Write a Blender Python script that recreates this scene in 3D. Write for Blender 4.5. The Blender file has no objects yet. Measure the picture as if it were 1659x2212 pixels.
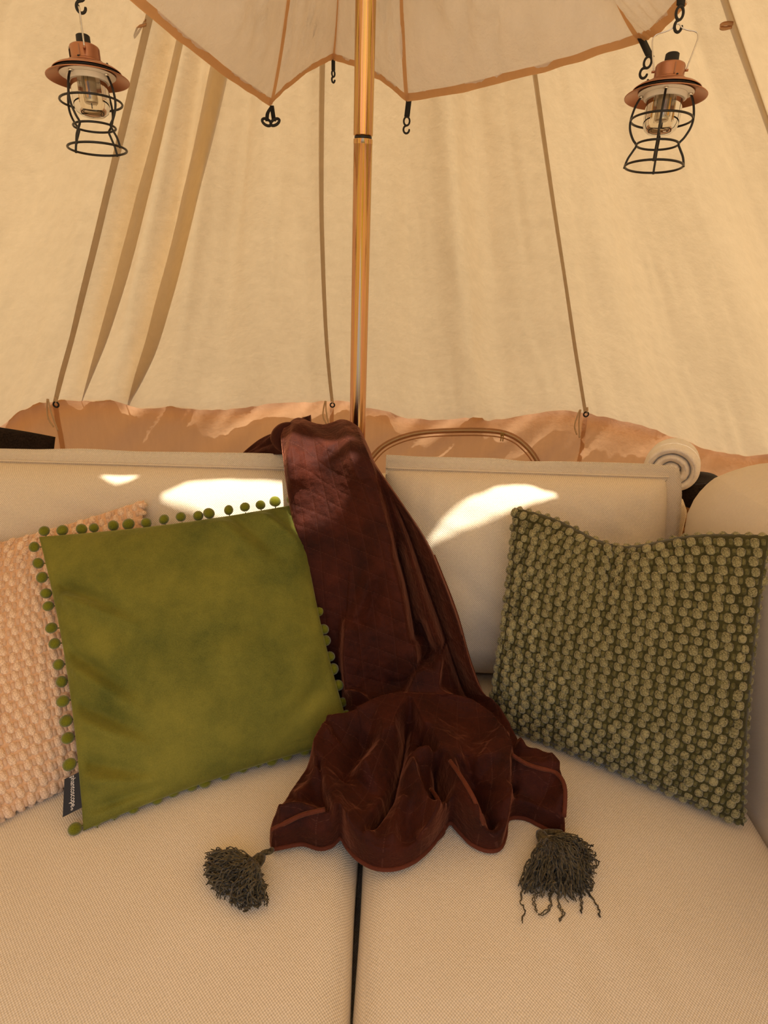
import bpy, bmesh, math, random
import numpy as np
from mathutils import Vector, Matrix
from mathutils.geometry import delaunay_2d_cdt
random.seed(7); rng = np.random.default_rng(7)
SC = bpy.context.scene
COL = SC.collection
# ------------------------------------------------------------------ camera
F, CX, CY, H = 1330.0, 829.5, 1106.0, 1.32
_d = np.array([710-CX, 4115-CY, F]); _d /= np.linalg.norm(_d)
EZ = -_d
EY = np.array([0, 0, 1.0]); EY = EY - EY.dot(EZ)*EZ; EY /= np.linalg.norm(EY)
EX = np.cross(EY, EZ)
cam = bpy.data.cameras.new('camera'); camo = bpy.data.objects.new('camera', cam); COL.objects.link(camo)
cam.sensor_fit = 'VERTICAL'; cam.sensor_height = 36.0; cam.lens = 36.0*F/2212.0
cam.clip_start = 0.02
M = Matrix(((EX[0], -EX[1], -EX[2], 0), (EY[0], -EY[1], -EY[2], 0), (EZ[0], -EZ[1], -EZ[2], H), (0, 0, 0, 1)))
camo.matrix_world = M
SC.camera = camo
# ------------------------------------------------------------------ light
SUN = np.array([0.04, -0.20, 0.979]); SUN /= np.linalg.norm(SUN)
w = bpy.data.worlds.new('sky'); SC.world = w; w.use_nodes = True
nt = w.node_tree; nt.nodes.clear()
sky = nt.nodes.new('ShaderNodeTexSky'); sky.sky_type = 'NISHITA'; sky.sun_disc = False; sky.dust_density = 5.0; sky.air_density = 0.8
sky.sun_elevation = math.asin(SUN[2]); sky.sun_rotation = math.atan2(SUN[0], SUN[1])
bg = nt.nodes.new('ShaderNodeBackground'); bg.inputs['Strength'].default_value = 0.27
wo = nt.nodes.new('ShaderNodeOutputWorld')
nt.links.new(sky.outputs[0], bg.inputs[0]); nt.links.new(bg.outputs[0], wo.inputs[0])
sl = bpy.data.lights.new('sun', 'SUN'); sl.energy = 10.0; sl.angle = math.radians(0.6); sl.color = (1.0, 0.94, 0.85)
so = bpy.data.objects.new('sun', sl); COL.objects.link(so)
so.rotation_euler = Vector(tuple(SUN)).to_track_quat('Z', 'Y').to_euler(); so.location = (0, 0, 6)
SC.view_settings.view_transform = 'Standard'; SC.view_settings.look = 'None'
SC.view_settings.gamma = 1.0; SC.view_settings.use_curve_mapping = False
SC.view_settings.exposure = -0.02

# ------------------------------------------------------------------ pixel helpers (photo pixel -> place in the tent)
def ray(px, py):
    r = np.array([px-CX, py-CY, F]); return np.array([r@EX, r@EY, r@EZ])
def PY(px, py, D):
    r = ray(px, py); t = D/r[1]; return np.array([r[0]*t, D, H+r[2]*t])
def PZ(px, py, z):
    r = ray(px, py); t = (z-H)/r[2]; return np.array([r[0]*t, r[1]*t, z])
POLE = np.array([-0.07, 1.4])
def PCYL(px, py, R):                       # on an upright cylinder about the pole
    r = ray(px, py); o = np.array([-POLE[0], -POLE[1]])
    a = r[0]**2+r[1]**2; b = 2*(o[0]*r[0]+o[1]*r[1]); c = o@o-R*R
    t = (-b+math.sqrt(b*b-4*a*c))/(2*a)
    return np.array([r[0]*t, r[1]*t, H+r[2]*t])
def proj(P):
    q = np.asarray(P, float)-np.array([0, 0, H])
    c = q[..., 0:1]*EX+q[..., 1:2]*EY+q[..., 2:3]*EZ
    return CX+F*c[..., 0]/c[..., 2], CY+F*c[..., 1]/c[..., 2]

# ------------------------------------------------------------------ mesh helpers
def obj(name, V, Fs, mat, parent=None, smooth=True, uv=None):
    me = bpy.data.meshes.new(name)
    me.from_pydata([tuple(map(float, v)) for v in V], [], [tuple(map(int, f)) for f in Fs])
    if uv is not None:
        lay = me.uv_layers.new(name='UVMap')
        li = np.empty(len(me.loops), int); me.loops.foreach_get('vertex_index', li)
        lay.data.foreach_set('uv', np.asarray(uv, float)[li].ravel())
    if smooth: me.polygons.foreach_set('use_smooth', np.ones(len(me.polygons), bool))
    me.update()
    if mat: me.materials.append(MAT[mat])
    o = bpy.data.objects.new(name, me); COL.objects.link(o)
    if parent: o.parent = parent
    return o
def empty(name, loc=(0, 0, 0)):
    o = bpy.data.objects.new(name, None); COL.objects.link(o); o.location = tuple(loc); o.empty_display_size = 0.05
    return o
def tag(o, label, cat, group=None, kind=None):
    o['label'] = label; o['category'] = cat
    if group: o['group'] = group
    if kind: o['kind'] = kind
    return o
def root(name, loc, label, cat, group=None, kind=None):
    return tag(empty(name, loc), label, cat, group, kind)
def wm(o):
    T = Matrix.Translation(o.location)
    return wm(o.parent) @ o.matrix_parent_inverse @ T if o.parent else T
def add(name, part, mat, parent, smooth=True, uv=None):
    o = obj(name, part[0], part[1], mat, None, smooth, uv)
    if parent:
        o.parent = parent; o.matrix_parent_inverse = wm(parent).inverted()
    return o
def merge(parts):
    V, Fs, n = [], [], 0
    for v, f in parts:
        V.extend(list(v)); Fs.extend([tuple(i+n for i in q) for q in f]); n += len(v)
    return V, Fs
def grid_faces(nu, nv, cu=False, cv=False, off=0):
    Fs = []
    for j in range(nv if cv else nv-1):
        for i in range(nu if cu else nu-1):
            a, b = i, (i+1) % nu; c, d_ = j, (j+1) % nv
            Fs.append((off+c*nu+a, off+c*nu+b, off+d_*nu+b, off+d_*nu+a))
    return Fs
def tube(pts, rad, seg=8, closed=False, caps=True):
    P = [np.asarray(p, float) for p in pts]; n = len(P)
    rad = [rad]*n if np.isscalar(rad) else list(rad)
    V = []; up = None
    for i in range(n):
        a = P[(i-1) % n] if (closed or i > 0) else P[i]
        b = P[(i+1) % n] if (closed or i < n-1) else P[i]
        t = b-a; t = t/(np.linalg.norm(t)+1e-12)
        if up is None:
            up = np.array([0, 0, 1.0]) if abs(t[2]) < .9 else np.array([1.0, 0, 0])
        up = up-up.dot(t)*t; up /= np.linalg.norm(up)+1e-12
        s = np.cross(t, up)
        for k in range(seg):
            an = 2*math.pi*k/seg; V.append(P[i]+rad[i]*(math.cos(an)*up+math.sin(an)*s))
    Fs = grid_faces(seg, n, True, closed)
    if caps and not closed:
        Fs.append(tuple(range(seg-1, -1, -1))); Fs.append(tuple(range((n-1)*seg, n*seg)))
    return V, Fs
def lathe(prof, seg=32, c=(0, 0, 0)):
    V = []
    for r, z in prof:
        for k in range(seg):
            a = 2*math.pi*k/seg; V.append((c[0]+r*math.cos(a), c[1]+r*math.sin(a), c[2]+z))
    return V, grid_faces(seg, len(prof), True, False)
def ring(c, r, rad, seg=40, s2=8):
    return tube([(c[0]+r*math.cos(2*math.pi*k/seg), c[1]+r*math.sin(2*math.pi*k/seg), c[2]) for k in range(seg)], rad, s2, True)
def spline(pts, n):                        # Catmull-Rom, n samples
    P = np.asarray(pts, float); m = len(P)
    out = []
    for s in np.linspace(0, m-1, n):
        i = min(int(s), m-2); t = s-i
        p0 = P[max(i-1, 0)]; p1 = P[i]; p2 = P[i+1]; p3 = P[min(i+2, m-1)]
        out.append(.5*((2*p1)+(-p0+p2)*t+(2*p0-5*p1+4*p2-p3)*t*t+(-p0+3*p1-3*p2+p3)*t**3))
    return np.array(out)
def polyline(pts, n):                      # straight segments, n samples by length
    P = np.asarray(pts, float); L = np.r_[0, np.cumsum(np.linalg.norm(np.diff(P, axis=0), axis=1))]
    s = np.linspace(0, L[-1], n); return np.stack([np.interp(s, L, P[:, k]) for k in range(P.shape[1])], 1)
def strip(centre, side, half, nrm, th):    # flat ribbon with thickness along a polyline
    V, n = [], len(centre)
    for c, s, m in zip(centre, side, nrm):
        c, s, m = map(np.asarray, (c, s, m))
        V += [c-s*half-m*th, c+s*half-m*th, c+s*half+m*th, c-s*half+m*th]
    Fs = grid_faces(4, n, True, False); Fs += [(3, 2, 1, 0), tuple(range(4*n-4, 4*n))]
    return V, Fs
def ribbon(centre, side, half):            # single-layer cloth tape
    V = []
    for c, s in zip(centre, side): c = np.asarray(c); s = np.asarray(s); V += [c-s*half, c+s*half]
    return V, grid_faces(2, len(centre))
# cheap smooth value noise
_NT = rng.random((64, 64))
def vnoise(x, y):
    x = np.asarray(x, float); y = np.asarray(y, float)
    xi = np.floor(x).astype(int); yi = np.floor(y).astype(int); fx = x-xi; fy = y-yi
    fx = fx*fx*(3-2*fx); fy = fy*fy*(3-2*fy)
    g = lambda a, b: _NT[a % 64, b % 64]
    return (g(xi, yi)*(1-fx)+g(xi+1, yi)*fx)*(1-fy)+(g(xi, yi+1)*(1-fx)+g(xi+1, yi+1)*fx)*fy-.5
def rbox(lo, hi, r, n=(16, 16, 8), fn=None):   # rounded box, quads, optional deform(u,v,w in -1..1, point)
    lo = np.array(lo, float); hi = np.array(hi, float); c = (lo+hi)/2; h = (hi-lo)/2
    V, Fs, UV = [], [], []
    for ax in range(3):
        a1, a2 = (ax+1) % 3, (ax+2) % 3
        for sg in (-1, 1):
            n1, n2 = n[a1]+1, n[a2]+1; off = len(V)
            g1 = np.sin(np.linspace(-1, 1, n1)*math.pi/2)*.5+np.linspace(-1, 1, n1)*.5
            g2 = np.sin(np.linspace(-1, 1, n2)*math.pi/2)*.5+np.linspace(-1, 1, n2)*.5
            for j in range(n2):
                for i in range(n1):
                    p = np.zeros(3); p[ax] = sg; p[a1] = g1[i]; p[a2] = g2[j]
                    q = p*h; inner = np.clip(q, -(h-r), h-r); dd = q-inner; L = np.linalg.norm(dd)
                    if L > 1e-9: q = inner+dd/L*r
                    P = c+q
                    UV.append((P[a1], P[a2]) if ax != 1 else (P[a2], P[a1]))
                    if fn is not None: P = fn(p[0], p[1], p[2], P)
                    V.append(P)
            fs = grid_faces(n1, n2, off=off)
            if sg < 0: fs = [f[::-1] for f in fs]
            Fs += fs
    return V, Fs, UV

# ------------------------------------------------------------------ materials
MAT = {}
class NB:
    def __init__(s, name):
        s.m = bpy.data.materials.new(name); s.m.use_nodes = True; s.t = s.m.node_tree; s.t.nodes.clear(); MAT[name] = s.m
        s.out = s.t.nodes.new('ShaderNodeOutputMaterial')
    def n(s, typ, **kw):
        nd = s.t.nodes.new('ShaderNode'+typ)
        for k, v in kw.items():
            if k.startswith('_'): setattr(nd, k[1:], v)
            else:
                kk = int(k[1:]) if k[0] == 'i' and k[1:].isdigit() else k.replace('_', ' ')
                if hasattr(v, 'is_linked') or hasattr(v, 'links') and not isinstance(v, (tuple, list)): s.t.links.new(v, nd.inputs[kk])
                else: nd.inputs[kk].default_value = v
        return nd
    def math(s, op, a, b=None):
        nd = s.t.nodes.new('ShaderNodeMath'); nd.operation = op
        for i, x in enumerate((a, b)):
            if x is None: continue
            if isinstance(x, (int, float)): nd.inputs[i].default_value = x
            else: s.t.links.new(x, nd.inputs[i])
        return nd.outputs[0]
    def mix(s, fac, a, b):
        nd = s.t.nodes.new('ShaderNodeMix'); nd.data_type = 'RGBA'
        for i, x in ((0, fac), (6, a), (7, b)):
            if isinstance(x, (int, float)): nd.inputs[i].default_value = x
            elif isinstance(x, tuple): nd.inputs[i].default_value = (*x, 1)
            else: s.t.links.new(x, nd.inputs[i])
        return nd.outputs[2]
    def link(s, a, b): s.t.links.new(a, b)
    def noise(s, vec, scale, detail=3.0, rough=.55):
        nd = s.n('TexNoise', Scale=scale, Detail=detail, Roughness=rough)
        if vec is not None: s.link(vec, nd.inputs['Vector'])
        return nd.outputs[0]
    def bump(s, h, strength, dist, normal=None):
        nd = s.n('Bump', Strength=strength, Distance=dist); s.link(h, nd.inputs['Height'])
        if normal is not None: s.link(normal, nd.inputs['Normal'])
        return nd.outputs[0]
    def bsdf(s, col, rough=.8, metal=0., normal=None, sheen=0., sheen_col=None, sheen_rough=.4, spec=.3, coat=0.):
        p = s.t.nodes.new('ShaderNodeBsdfPrincipled')
        if isinstance(col, tuple): p.inputs['Base Color'].default_value = (*col, 1)
        else: s.link(col, p.inputs['Base Color'])
        if isinstance(rough, (int, float)): p.inputs['Roughness'].default_value = rough
        else: s.link(rough, p.inputs['Roughness'])
        p.inputs['Metallic'].default_value = metal
        p.inputs['Specular IOR Level'].default_value = spec
        p.inputs['Sheen Weight'].default_value = sheen; p.inputs['Sheen Roughness'].default_value = sheen_rough
        if sheen_col: p.inputs['Sheen Tint'].default_value = (*sheen_col, 1)
        if normal is not None: s.link(normal, p.inputs['Normal'])
        return p.outputs[0]
    def done(s, sh): s.link(sh, s.out.inputs['Surface']); return s.m
def coords(b, kind='Object'):
    return b.n('TexCoord').outputs[kind]
def scaled(b, vec, sc):
    mp = b.n('Mapping'); b.link(vec, mp.inputs['Vector']); mp.inputs['Scale'].default_value = sc; return mp.outputs[0]

def m_canvas(name, col, tcol, tfac, bump=.25, scale=1.0):
    b = NB(name); v = coords(b)
    blot = b.noise(v, 2.2*scale, 4); fine = b.noise(v, 420, 2)
    streak = b.noise(scaled(b, v, (1, 1, .15)), 45, 3)
    f = b.math('ADD', b.math('MULTIPLY', blot, .5), b.math('MULTIPLY', streak, .5))
    c1 = b.mix(f, tuple(x*.86 for x in col), tuple(min(1, x*1.1) for x in col))
    c2 = b.mix(f, tuple(x*.82 for x in tcol), tuple(min(1, x*1.14) for x in tcol))
    nrm = b.bump(b.noise(v, 14, 5, .6), bump, .012, b.bump(fine, .15, .001))
    df = b.n('BsdfDiffuse'); b.link(c1, df.inputs[0]); b.link(nrm, df.inputs['Normal'])
    tr = b.n('BsdfTranslucent'); b.link(c2, tr.inputs[0]); b.link(nrm, tr.inputs['Normal'])
    mx = b.n('MixShader'); mx.inputs[0].default_value = tfac
    b.link(df.outputs[0], mx.inputs[1]); b.link(tr.outputs[0], mx.inputs[2])
    return b.done(mx.outputs[0])
m_canvas('canvas', (.68, .53, .34), (.48, .345, .180), .42, .32)
m_canvas('canvas_seam', (.64, .52, .38), (.52, .41, .28), .52)
m_canvas('fold_shade_cloth', (.60, .47, .30), (.72, .54, .31), .78)
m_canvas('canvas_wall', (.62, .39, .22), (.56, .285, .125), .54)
m_canvas('canvas_trim', (.66, .44, .25), (.72, .42, .20), .50)
m_canvas('liner', (.84, .80, .78), (.88, .82, .78), .48, .95, 3.0)
m_canvas('liner_hem', (.72, .46, .25), (.75, .45, .22), .45)
m_canvas('cord_cotton', (.75, .58, .36), (.7, .5, .3), .2)

def m_linen(name, c1, c2, k=2*math.pi/.0042, bumpd=.0012):
    b = NB(name); uv = coords(b, 'UV'); sx = b.n('SeparateXYZ'); b.link(uv, sx.inputs[0])
    wob = b.math('MULTIPLY', b.noise(uv, 90, 2), 1.2)
    s1 = b.math('SINE', b.math('ADD', b.math('MULTIPLY', sx.outputs[0], k), wob))
    s2 = b.math('SINE', b.math('ADD', b.math('MULTIPLY', sx.outputs[1], k), wob))
    wv = b.math('ADD', b.math('MULTIPLY', b.math('MULTIPLY', s1, s2), .5), .5)
    fleck = b.noise(uv, 260, 2); big = b.noise(uv, 7, 3)
    f = b.math('ADD', b.math('MULTIPLY', wv, .55), b.math('ADD', b.math('MULTIPLY', fleck, .35), b.math('MULTIPLY', big, .1)))
    col = b.mix(f, c1, c2)
    h = b.math('ADD', wv, b.math('MULTIPLY', fleck, .7))
    nrm = b.bump(h, .55, bumpd, b.bump(b.noise(uv, 11, 4), .12, .02))
    return b.done(b.bsdf(col, .9, normal=nrm, sheen=.15, spec=.15))
m_linen('linen', (.47, .37, .24), (.96, .82, .60))
m_linen('linen_fine', (.60, .50, .37), (.80, .69, .53), 2*math.pi/.0026, .0006)

def m_velvet(name, c1, c2, sheen_col, sheen=.8, quilt=False, nap=16):
    b = NB(name); v = coords(b); uv = coords(b, 'UV')
    nz = b.noise(v, nap, 5, .65); fine = b.noise(v, 700, 2)
    f = b.math('ADD', b.math('MULTIPLY', b.math('SUBTRACT', nz, .5), 1.7), b.math('MULTIPLY', b.math('SUBTRACT', fine, .5), .8))
    f = b.math('MINIMUM', b.math('MAXIMUM', b.math('ADD', f, .5), 0.), 1.)
    col = b.mix(f, c1, c2)
    nrm = b.bump(nz, .45, .016, b.bump(fine, .2, .001))
    if quilt:
        sx = b.n('SeparateXYZ'); b.link(uv, sx.inputs[0])
        ln = None
        for sg in (1, -1):
            q = b.math('DIVIDE', b.math('ADD', b.math('MULTIPLY', sx.outputs[0], 1. if sg > 0 else -.5), b.math('MULTIPLY', sx.outputs[1], .2 if sg > 0 else 1.)), .045 if sg > 0 else .05)
            fr = b.math('ABSOLUTE', b.math('SUBTRACT', b.math('FRACT', q), .5))
            l = b.math('GREATER_THAN', fr, .485)
            ln = l if ln is None else b.math('MAXIMUM', ln, l)
        dash = b.math('GREATER_THAN', b.math('FRACT', b.math('MULTIPLY', sx.outputs[1], 260.)), .4)
        ln = b.math('MULTIPLY', ln, dash)
        col = b.mix(b.math('MULTIPLY', ln, .16), col, (.20, .08, .05))
        nrm = b.bump(b.math('MULTIPLY', ln, -1.), .5, .002, nrm)
    return b.done(b.bsdf(col, .75, normal=nrm, sheen=sheen, sheen_col=sheen_col, sheen_rough=.35, spec=.15))
m_velvet('velvet_brown', (.010, .0018, .0008), (.068, .0120, .0040), (.95, .34, .17), .36, True)
m_velvet('velvet_piping', (.075, .017, .007), (.14, .033, .013), (.9, .45, .25), .3)
m_velvet('velvet_green', (.066, .078, .012), (.240, .215, .030), (.80, .85, .35), .40, nap=8)
m_velvet('velvet_green_back', (.03, .045, .006), (.07, .085, .010), (.6, .8, .3), .2)

def m_fuzz(name, c1, c2, scale=420, bd=.0016, sheen=.3):
    b = NB(name); v = coords(b)
    nz = b.noise(v, scale, 3, .6); lo = b.noise(v, 30, 2)
    f = b.math('ADD', b.math('MULTIPLY', nz, .7), b.math('MULTIPLY', lo, .3))
    cr = b.n('ValToRGB'); b.link(f, cr.inputs[0])
    cr.color_ramp.elements[0].position = .36; cr.color_ramp.elements[0].color = (*c1, 1)
    cr.color_ramp.elements[1].position = .58; cr.color_ramp.elements[1].color = (*c2, 1)
    return b.done(b.bsdf(cr.outputs[0], .95, normal=b.bump(nz, .9, bd), sheen=sheen, spec=.1))
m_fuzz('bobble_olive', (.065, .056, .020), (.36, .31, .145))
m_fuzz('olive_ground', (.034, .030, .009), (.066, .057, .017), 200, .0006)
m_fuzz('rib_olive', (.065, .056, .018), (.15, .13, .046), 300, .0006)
m_fuzz('bobble_blush', (.56, .33, .18), (.97, .71, .46))
m_fuzz('blush_ground', (.62, .36, .18), (.76, .47, .26), 200, .0006)
m_fuzz('rib_blush', (.56, .36, .21), (.72, .48, .30), 300, .0006)
m_fuzz('pompom', (.10, .105, .006), (.20, .20, .014), 900, .0008, .5)
m_fuzz('tassel_yarn', (.014, .0105, .005), (.115, .086, .040), 260, .0004)
m_fuzz('terry', (.80, .72, .61), (.93, .87, .77), 500, .0012)
m_fuzz('dark_cloth', (.012, .008, .006), (.028, .018, .013), 200, .0004, .1)
m_fuzz('rug', (.28, .20, .12), (.40, .30, .19), 120, .003)
m_fuzz('grass', (.22, .17, .08), (.40, .32, .17), 9, .02)
m_fuzz('wicker', (.22, .095, .03), (.48, .26, .11), 160, .001)

def m_plain(name, col, rough=.5, metal=0., var=.15, scale=40):
    b = NB(name); nz = b.noise(coords(b), scale, 3)
    c = b.mix(nz, tuple(x*(1-var) for x in col), tuple(min(1, x*(1+var)) for x in col))
    return b.done(b.bsdf(c, rough, metal, spec=.4))
m_plain('black_rubber', (.018, .017, .016), .7)
m_plain('black_wire', (.014, .013, .012), .35)
m_plain('black_webbing', (.012, .012, .012), .85)
m_plain('copper', (.46, .22, .13), .33, .9, .12)
m_plain('copper_dark', (.36, .19, .12), .45, .7, .12)
m_plain('steel', (.72, .70, .66), .18, 1.0)
m_plain('white_plate', (.78, .72, .66), .5)
m_plain('brushed_tube', (.66, .62, .52), .32, .85)
m_plain('filament', (.85, .45, .06), .5)
m_plain('tag_black', (.012, .011, .011), .6)
m_plain('tag_text', (.82, .74, .64), .7)
m_plain('wood', (.35, .20, .10), .5)
m_plain('brass', (.50, .36, .13), .4, .8)
b = NB('bulb_glass')
gl = b.n('BsdfGlossy', Roughness=.03); tp = b.n('BsdfTransparent'); tp.inputs[0].default_value = (.93, .90, .84, 1)
lw = b.n('Fresnel', IOR=1.5); mx = b.n('MixShader'); b.link(lw.outputs[0], mx.inputs[0]); b.link(tp.outputs[0], mx.inputs[1]); b.link(gl.outputs[0], mx.inputs[2]); b.done(mx.outputs[0])
b = NB('iridescent_gold')  # iridescent tones, with streaks of reflection also put into the colour
v = coords(b); sx = b.n('SeparateXYZ'); b.link(v, sx.inputs[0])
ang = b.math('ARCTAN2', sx.outputs[1], sx.outputs[0])
cv = b.n('CombineXYZ'); b.link(b.math('MULTIPLY', ang, 5.5), cv.inputs[0]); b.link(b.math('MULTIPLY', sx.outputs[2], .6), cv.inputs[1])
nz = b.noise(cv.outputs[0], 1.7, 3)
cr = b.n('ValToRGB'); b.link(nz, cr.inputs[0])
el = cr.color_ramp.elements; el[0].position = .30; el[0].color = (.25, .27, .03, 1); el[1].position = .72; el[1].color = (.55, .42, .08, 1)
for p_, c_ in ((.38, (.55, .42, .05)), (.44, (.70, .38, .16)), (.50, (.60, .33, .26)), (.55, (.42, .20, .11)), (.60, (.72, .50, .22)), (.66, (.45, .42, .06))):
    e = el.new(p_); e.color = (*c_, 1)
b.done(b.bsdf(cr.outputs[0], .16, 1.0, spec=.5))

# ================================================================== THE TENT
RT, ZA, YB = 1.65, 2.72, -0.6            # wall radius, peak height, near end of the ridge
hem_px = [(0, 924), (48, 892), (96, 871), (159, 864), (231, 868), (308, 880), (434, 884), (554, 880), (694, 865), (752, 868), (787, 882),
          (885, 904), (1053, 908), (1140, 893), (1221, 886), (1264, 892), (1329, 909), (1437, 936), (1519, 966), (1606, 985), (1659, 983)]
hz = []
for p in hem_px:
    P = PCYL(*p, RT); hz.append((math.degrees(math.atan2(P[0]-POLE[0], P[1]-POLE[1])), P[2]))
hz = sorted(hz); HA = np.array([-90]+[a for a, z in hz]+[90]); HZ = np.array([hz[0][1]]+[z for a, z in hz]+[hz[-1][1]])
def az_px(px, py):
    P = PCYL(px, py, RT); return math.degrees(math.atan2(P[0]-POLE[0], P[1]-POLE[1]))
AL, AC, AR = az_px(118, 870), az_px(717, 870), az_px(1265, 893)
ARR = 80.0
def hem_z(a): return np.interp(a, HA, HZ)
def warp(a, t):                           # the middle seam bows to the left higher up
    k = np.clip(1-abs(a-AC)/40., 0, 1); return a-9.0*(1-t)*k
FOLDS = [(-47.0, 1.8, -.022, 1.), (-43.0, 1.6, .022, 1.), (-39.0, 1.8, -.026, 1.), (-34.0, 1.6, .024, 1.), (-27.0, 3.0, -.030, 1.), (-19, 4.0, .026, .8),
         (-11, 2.5, -.012, 1), (1.5, 3.5, .016, .9), (10, 4.0, -.030, .8), (17.5, 2.6, .045, .8), (24, 3.5, -.040, 1.), (44, 4, .018, 1), (52, 4.0, -.018, 1), (66, 5, .02, 1), (-56, 4, .02, 1), (-68, 5, -.02, 1)]
def roof_pt(a, t):
    """a azimuth in degrees (far half of the roof), t 0 at the peak .. 1 at the hem"""
    a0 = a; a = warp(a, t)
    r = RT*t; zh = hem_z(a0)
    z = ZA-(ZA-.62)*t+(zh-.62)*t**3
    sag = -.05*math.sin(math.pi*min(t, 1))
    d = sag*(1-.6*max(0, 1-min(abs(a0-s) for s in (AL, AC, AR, ARR, -90))/6.))
    for c, w_, A, p in FOLDS:
        d += A*math.exp(-((a0-c)/w_)**2)*math.sin(math.pi*min(1, t*.95))**.6*min(1, t*1.5)
    d += .010*float(vnoise(a0*.35+5, t*7))*t+.006*float(vnoise(a0*.9+31, t*13+3))*t
    d += .008*float(vnoise(a0*.75, 2.2))*max(0, (t-.80)/.20)**1.3
    d *= min(1, (90-abs(a0))/9.)
    ar = math.radians(a); n = (math.sin(ar)*.785, math.cos(ar)*.785, .62)
    return (POLE[0]+r*math.sin(ar)+n[0]*d, POLE[1]+r*math.cos(ar)+n[1]*d, z+n[2]*d)
def panel(a0, a1, nu, nv=110):
    V = [roof_pt(a0+(a1-a0)*i/(nu-1), .03+.97*j/(nv-1)) for j in range(nv) for i in range(nu)]
    return V, grid_faces(nu, nv)
roof = root('ceiling', (POLE[0], POLE[1], 0), 'sloping cream canvas roof of the bell tent with seams running to the peak', 'tent roof', kind='structure')
for a0, a1 in ((-90, AL), (AL, AC), (AC, AR), (AR, ARR), (ARR, 90)):
    add('roof_panel', panel(a0, a1, max(8, int(abs(a1-a0)*2.2))), 'canvas', roof)
# straight sides over the near half of the tent, with added openings cut to shape the sun patches
kS = (ZA-.62)/RT
def on_slope(P, sg):                      # follow the sun from a lit point back up to the left (-1) or right (+1) roof slope
    P = np.asarray(P); c = ZA-kS*sg*(P[0]-POLE[0])-P[2]; t = c/(SUN[2]+kS*sg*SUN[0]); return P+SUN*t
def facept(px, py, fwd=0.):                       # point on the front of the sofa's back cushions
    r = ray(px, py); # plane: y = 1.02 + (z-.49)*.36
    t = (1.0-fwd+(H-.49)*.36)/(r[1]-.36*r[2]); return np.array([r[0]*t, r[1]*t, H+r[2]*t])
PATCH = [[(395, 1003), (470, 985), (600, 985), (680, 1030), (768, 1085), (745, 1118), (660, 1150), (600, 1168), (480, 1132), (410, 1098), (338, 1066), (362, 1040)],
         [(918, 1174), (960, 1118), (1005, 1068), (1060, 1030), (1092, 1003), (1150, 998), (1175, 1018), (1218, 1042), (1150, 1078), (1060, 1118), (985, 1150)],
         [(205, 975), (290, 972), (270, 1000), (245, 1012), (225, 1000)]]
def inside(p, poly):
    c = False; n = len(poly)
    for i in range(n):
        a, b_ = poly[i], poly[i-1]
        if (a[1] > p[1]) != (b_[1] > p[1]) and p[0] < (b_[0]-a[0])*(p[1]-a[1])/(b_[1]-a[1])+a[0]: c = not c
    return c
TP = [(622, 1000), (690, 1030), (770, 1082), (742, 1122), (690, 1145), (640, 1150), (628, 1080)]
for sg in (-1, 1):
    holes = []
    for poly in PATCH+[TP]:
        pts = polyline(poly+[poly[0]], 41)[:-1]
        hp = [on_slope(facept(*p, .075 if poly is TP else 0.), sg) for p in pts]
        if any(sg*(p[0]-POLE[0]) > 0 for p in hp): holes.append([(p[1], p[0]) for p in hp])
    verts2, edges2 = [], []
    def loop2(pts):
        o = len(verts2); verts2.extend(Vector(p) for p in pts); edges2.extend((o+i, o+(i+1) % len(pts)) for i in range(len(pts)))
    xr = POLE[0]; xe = POLE[0]+sg*RT
    rect = [(YB, xe), (POLE[1], xe), (POLE[1], xr), (YB, xr)]
    loop2([(p[0]+(q[0]-p[0])*k/12, p[1]+(q[1]-p[1])*k/12) for p, q in zip(rect, rect[1:]+rect[:1]) for k in range(12)])
    for h_ in holes: loop2(h_)
    v2, e2, f2, *_ = delaunay_2d_cdt(verts2, edges2, [], 0, 1e-6)
    def keepf(f):
        c = sum((v2[i] for i in f), Vector((0, 0)))/3
        return sg*(c[1]-xr) > 0 and not any(inside(c, h_) for h_ in holes)
    f2 = [f for f in f2 if keepf(f)]
    add('roof_panel', ([(q[1], q[0], ZA-kS*sg*(q[1]-POLE[0])) for q in v2], f2), 'canvas', roof, False)
# the unseen near end is left out so more daylight reaches the sofa
# two strips added outside to darken the roof like overlapped folds, beside the left seam
for (f0, f1), wd in (((.150, .085), .075), ((.385, .235), .110)):
    V = []; nv = 60; nu = 7
    for j in range(nv):
        t = .30+.69*j/(nv-1); k = (1-t)/.4; f = f1+(f0-f1)*k; w_ = wd*1.15*min(1, (1-t)*2.3+.015)**.8
        for i in range(nu):
            g = i/(nu-1); a = AL+(AC-AL)*(f-w_*(1-g)); p = np.array(roof_pt(a, t)); ar = math.radians(a)
            V.append(p+np.array([math.sin(ar)*.785, math.cos(ar)*.785, .62])*(.006+.030*(1-g)**1.5+.012*math.sin(math.pi*g)))
    add('fold_shade_strip', (V, grid_faces(nu, nv)), 'fold_shade_cloth', roof)
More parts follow.
